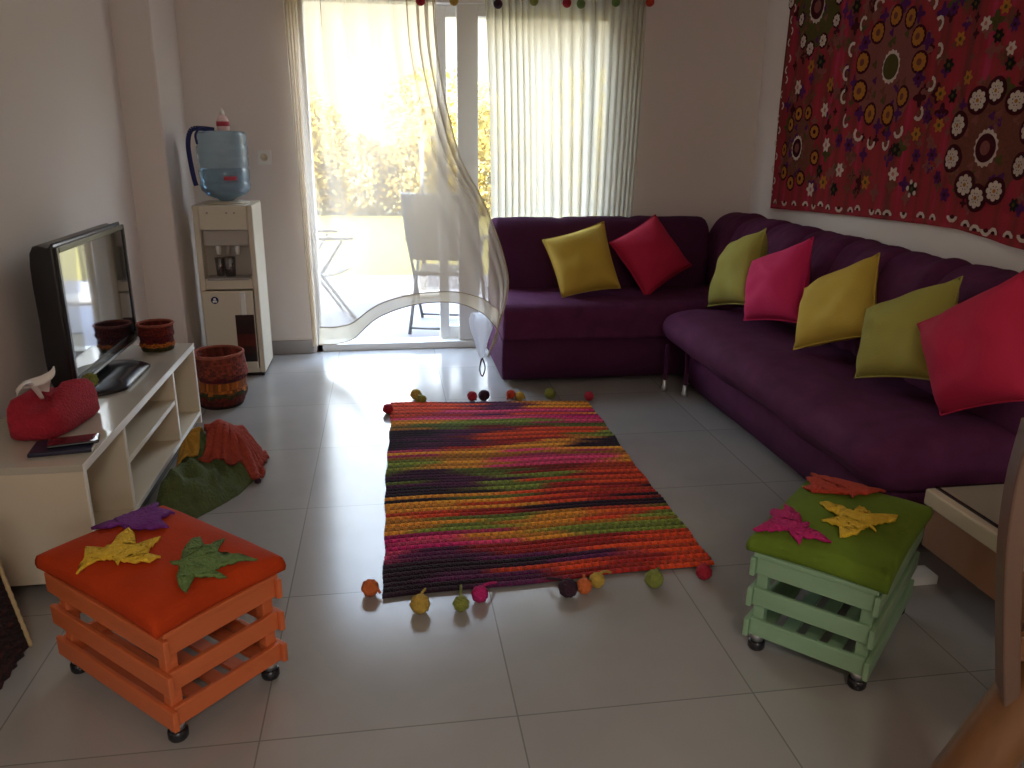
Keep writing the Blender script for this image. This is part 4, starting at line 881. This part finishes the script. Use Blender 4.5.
def sheet(name, label, m, pts, c, ribs, lift, amp, thick, seed):
    n = 220; L = 22; c = Vector(c); rad = polar(pts, c, n); bm = bmesh.new(); P = []
    for j in range(L + 1):
        v = j / L; row = []
        for i in range(n):
            a = 2 * PI * i / n; x, y = c.x + rad[i] * v * math.cos(a), c.y + rad[i] * v * math.sin(a)
            rib = amp * (math.sin(ribs * a + 1.2 * noise.noise(Vector((x * 8, y * 8, seed)))) ) * min(1, v * 2.2)
            z = heap(x, y) + lift + rib + amp * .9
            row.append((x, y, max(z, .004)))
        P.append(row)
    V = grid(bm, P, wrap=True); bmesh.ops.remove_doubles(bm, verts=V[0], dist=.002)
    o = obj(name, bm, m, solid=thick, solid_off=1 if False else 0); tag(o, label, 'knitted throw', 'knitted throws piled on the floor'); return o
KG = mat('knit_green', (.085, .115, .035), .9, bump=1.0, bscale=90, var=.3, vscale=30, sheen=0); KR = mat('knit_rust', (.34, .045, .022), .9, bump=1.0, bscale=90, var=.3, vscale=30, sheen=0); KY = mat('knit_mustard', (.48, .25, .03), .9, bump=1.0, bscale=90, var=.3, vscale=30, sheen=0)
# the green throw is the whole heap, the other two are spread over it
n = 200; bm = bmesh.new(); P = []
for j in range(31):
    v = j / 30 * .995; row = []
    for i in range(n):
        a = 2 * PI * i / n; r = PRAD[int(a * 180 / PI) % 360] * v; x, y = PC.x + r * math.cos(a), PC.y + r * math.sin(a)
        rib = .009 * math.sin(110 * (x * .8 + y * .35) + 3 * noise.noise(Vector((x * 9, y * 9, 0)))) * (1 - v ** 6)
        row.append((x, y, max(.002, heap(x, y) + rib)))
    P.append(row)
P.append([(p[0], p[1], 0) for p in P[-1]])
V = grid(bm, P, wrap=True); bm.faces.new(V[-1]); bmesh.ops.remove_doubles(bm, verts=V[0], dist=.002)
kg = obj('knitted_throw', bm, KG); tag(kg, 'dark green ribbed knitted throw heaped on the floor by the cabinet', 'knitted throw', 'knitted throws piled on the floor')
sheet('knitted_throw', 'small mustard knitted throw on the cabinet side of the heap', KY, [(-.87, 3.06), (-.84, 2.97), (-.80, 3.02), (-.765, 3.03), (-.77, 3.14), (-.775, 3.25), (-.83, 3.27), (-.87, 3.26)], (-.825, 3.12), 12, .008, .006, .008, 1)
kr = sheet('knitted_throw', 'rust red ribbed knitted throw with pointed tips draped over the green one', KR, [(-.545, 3.005), (-.60, 3.045), (-.655, 3.00), (-.69, 3.04), (-.76, 3.00), (-.735, 3.09), (-.765, 3.16), (-.76, 3.30), (-.70, 3.38), (-.66, 3.36), (-.60, 3.40), (-.57, 3.30), (-.535, 3.26), (-.55, 3.15), (-.528, 3.08)], (-.675, 3.18), 20, .010, .010, .012, 2)
bm = bmesh.new(); lathe(bm, [(0, 0), (.012, .002), (.014, .012), (.008, .022), (0, .024)], (-.548, 3.018, 0), 12); obj('pointed_tip', bm, Y_DRK, kr)

# ================================================================== SIDE TABLE, WHITE BOX, CHAIR, WICKER BASKET
tb_ = thing('coffee_table', 'low table with cream edged glass top and brown apron beside the green ottoman', 'table', (0, 0, 0))
TX0, TX1, TY0, TY1, TZ = 1.535, 2.15, 1.15, 1.93, .355
obj('top', boxbm(TX0, TX1, TY0, TY1, TZ - .05, TZ), mat('table_cream', (.50, .41, .28), .4), tb_, smooth=False, bevel=.006)
obj('glass_inlay', boxbm(TX0 + .035, TX1 - .035, TY0 + .035, TY1 - .012, TZ, TZ + .004), mat('table_glass', (.30, .26, .19), .08, coat=.5), tb_, smooth=False)
bm = bmesh.new()
for a in ((TX0 + .028, TX0 + .036, TY0 + .028, TY1 - .006), (TX0 + .028, TX1 - .028, TY1 - .012, TY1 - .004)): box(bm, *a, TZ - .002, TZ + .0055)
obj('dark_groove', bm, BLACK, tb_, smooth=False)
bm = bmesh.new(); box(bm, TX0 + .012, TX0 + .03, TY0 + .01, TY1 - .012, .175, TZ - .05); box(bm, TX1 - .03, TX1 - .012, TY0 + .01, TY1 - .012, .175, TZ - .05); box(bm, TX0 + .03, TX1 - .03, TY0 + .01, TY0 + .028, .175, TZ - .05); box(bm, TX0 + .03, TX1 - .03, TY1 - .03, TY1 - .012, .175, TZ - .05)
obj('apron', bm, APRON, tb_, smooth=False)
for x in (TX0 + .20, TX1 - .06):
    for y in (TY0 + .08, TY1 - .2): obj('leg', boxbm(x - .02, x + .02, y - .02, y + .02, 0, .30), APRON, tb_, smooth=False, bevel=.003)
o = obj('flat_box', boxbm(1.50, 1.665, 1.965, 2.035, 0, .03), PAGE, None, smooth=False, bevel=.003); tag(o, 'flat white box on the floor between green ottoman and sofa end', 'box')

ch = thing('wooden_chair', 'brown wooden chair with a bowed slatted back cut off by the right border', 'chair', (0, 0, 0))
def board(pts, w_, th, axis):
    bm = bmesh.new(); P = []
    for p, ww in zip(smoothpath(pts, 5), [w_] * 99):
        p = Vector(p); a = Vector(axis).normalized(); b = Vector((a.y, -a.x, 0)); P.append([p - a * 0 - b * th / 2, p + a * ww - b * th / 2, p + a * ww + b * th / 2, p - a * 0 + b * th / 2])
    V = grid(bm, P, wrap=True); bm.faces.new(V[0]); bm.faces.new(V[-1][::-1]); return bm
ax = Vector((.80, -.35, 0)).normalized()
obj('back_post', board([(1.070, 1.035, .0), (1.085, 1.04, .22), (1.04, 1.04, .42), (.990, 1.04, .66), (.985, 1.05, .80), (1.000, 1.06, .905)], .028, .05, ax), WOODL, ch, smooth=False, bevel=.004)
p2 = ax * .42
obj('back_post', board([(1.070 + p2.x, 1.035 + p2.y, .0), (1.085 + p2.x, 1.04 + p2.y, .22), (1.04 + p2.x, 1.04 + p2.y, .42), (.990 + p2.x, 1.04 + p2.y, .66), (.985 + p2.x, 1.05 + p2.y, .80), (1.000 + p2.x, 1.06 + p2.y, .905)], .028, .05, ax), WOODL, ch, smooth=False, bevel=.004)
bm = bmesh.new(); a0 = Vector((1.01, 1.05, .845)) + ax * .012; bar(bm, a0, a0 + ax * .42, .028, .12); obj('top_rail', bm, WOODL, ch, smooth=False, bevel=.006)
bm = bmesh.new(); a0 = Vector((1.03, 1.04, .50)) + ax * .02; bar(bm, a0, a0 + ax * .40, .022, .05); obj('lower_rail', bm, WOODR, ch, smooth=False, bevel=.004)
for k in range(4):
    bm = bmesh.new(); q0 = Vector((1.0, 1.045, .80)) + ax * (.075 + .09 * k); q1 = Vector((1.035, 1.04, .51)) + ax * (.075 + .09 * k); bar(bm, q0, q1, .035, .012, up=(ax.y, -ax.x, 0)); obj('back_slat', bm, WOODR, ch, smooth=False, bevel=.003)
# broad flared leg
bm = bmesh.new(); pp = smoothpath([(1.135, 1.02, .50), (1.10, 1.03, .40), (1.045, 1.04, .27), (.985, 1.05, .13), (.935, 1.06, .0)], 6); tube(bm, pp, [.052] * len(pp), 20); obj('flared_leg', bm, WOODR, ch)
bm = bmesh.new(); box(bm, 1.10, 1.50, .62, 1.0, .44, .475); obj('seat', bm, WOODR, ch, smooth=False, bevel=.012)
for x, y in ((1.14, .66), (1.46, .66)):
    obj('leg', boxbm(x - .02, x + .02, y - .02, y + .02, 0, .44), WOODR, ch, smooth=False, bevel=.004)

wk = thing('wicker_basket', 'dark red wicker basket with a pale corded corner, cut off by the left border', 'basket', (-1.148, 1.86, 0), 0)
bm = bmesh.new(); cl = bm.loops.layers.color.new('tint'); NZ = 30; P = []
for j in range(NZ + 1):
    v = j / NZ; s = .150 - .03 * v; row = []
    for q in range(4):
        a = [(-1, -1), (1, -1), (1, 1), (-1, 1)][q]; b = [(-1, -1), (1, -1), (1, 1), (-1, 1)][(q + 1) % 4]
        for i in range(14):
            f = i / 14; x = (a[0] + (b[0] - a[0]) * f) * s; y = (a[1] + (b[1] - a[1]) * f) * s
            e = .0045 * math.sin(i * PI + j * PI / 1 * .999 + .5 * PI) if i else 0
            row.append((x * (1 + e / s), y * (1 + e / s), v * .31 + .0 ))
    P.append(row)
V = grid(bm, P, wrap=True); bm.faces.new(V[0]); rd = random.Random(3)
for f in bm.faces:
    z = f.calc_center_median().z; k = int(z / .31 * NZ) % 4; c = [(.16, .03, .02), (.10, .02, .015), (.22, .06, .03), (.12, .025, .02)][k]; g = rd.uniform(.7, 1.3)
    for l in f.loops: l[cl] = (*[x * g for x in c], 1)
obj('woven_body', bm, WICK, wk, smooth=False)
for sx_, sy_ in ((1, -1), (1, 1), (-1, 1), (-1, -1)):
    bm = bmesh.new(); pp = [(sx_ * (.153 - .03 * k / 24), sy_ * (.153 - .03 * k / 24), .31 * k / 24) for k in range(25)]; tube(bm, pp, [.005 + .0018 * (k % 2) for k in range(25)], 8); obj('corner_cord', bm, mat('cord_cream%d%d' % (sx_ + 1, sy_ + 1), (.5, .36, .18), .9), wk)
bm = bmesh.new(); tube(bm, smoothpath([(-.09, 0, .30), (-.06, 0, .40), (.0, 0, .43), (.06, 0, .40), (.09, 0, .30)], 5), .008, 8); obj('handle', bm, Y_RED, wk)
yf = thing('crochet_flower', 'yellow and dark red crochet flower resting on the wicker basket rim', 'crochet flower', (-1.035, 1.92, .335))
bm = bmesh.new()
for k in range(6): a = k * PI / 3; ball(bm, (.022 * math.cos(a), .022 * math.sin(a), 0), .015, k, .2)
obj('petals', bm, Y_GOLD, yf); bm = bmesh.new(); ball(bm, (0, 0, .022), .018, 1, .2); obj('centre', bm, Y_RED, yf)

# made-up lamp body, added to go with the fill light behind the viewer
lm = thing('fill_ceiling_lamp', 'round white ceiling lamp added out of view as a fill light', 'lamp', (.3, -1.4, 2.52))
SHD = mat('fill_lamp_glass', (.9, .85, .8), .5); SHD.node_tree.nodes['Principled BSDF'].inputs['Emission Color'].default_value = (1, .86, .72, 1); SHD.node_tree.nodes['Principled BSDF'].inputs['Emission Strength'].default_value = 2
bm = bmesh.new(); lathe(bm, [(0, .03), (.26, .03), (.28, .06), (.26, .10), (0, .10)], n=32); obj('shade', bm, SHD, lm)
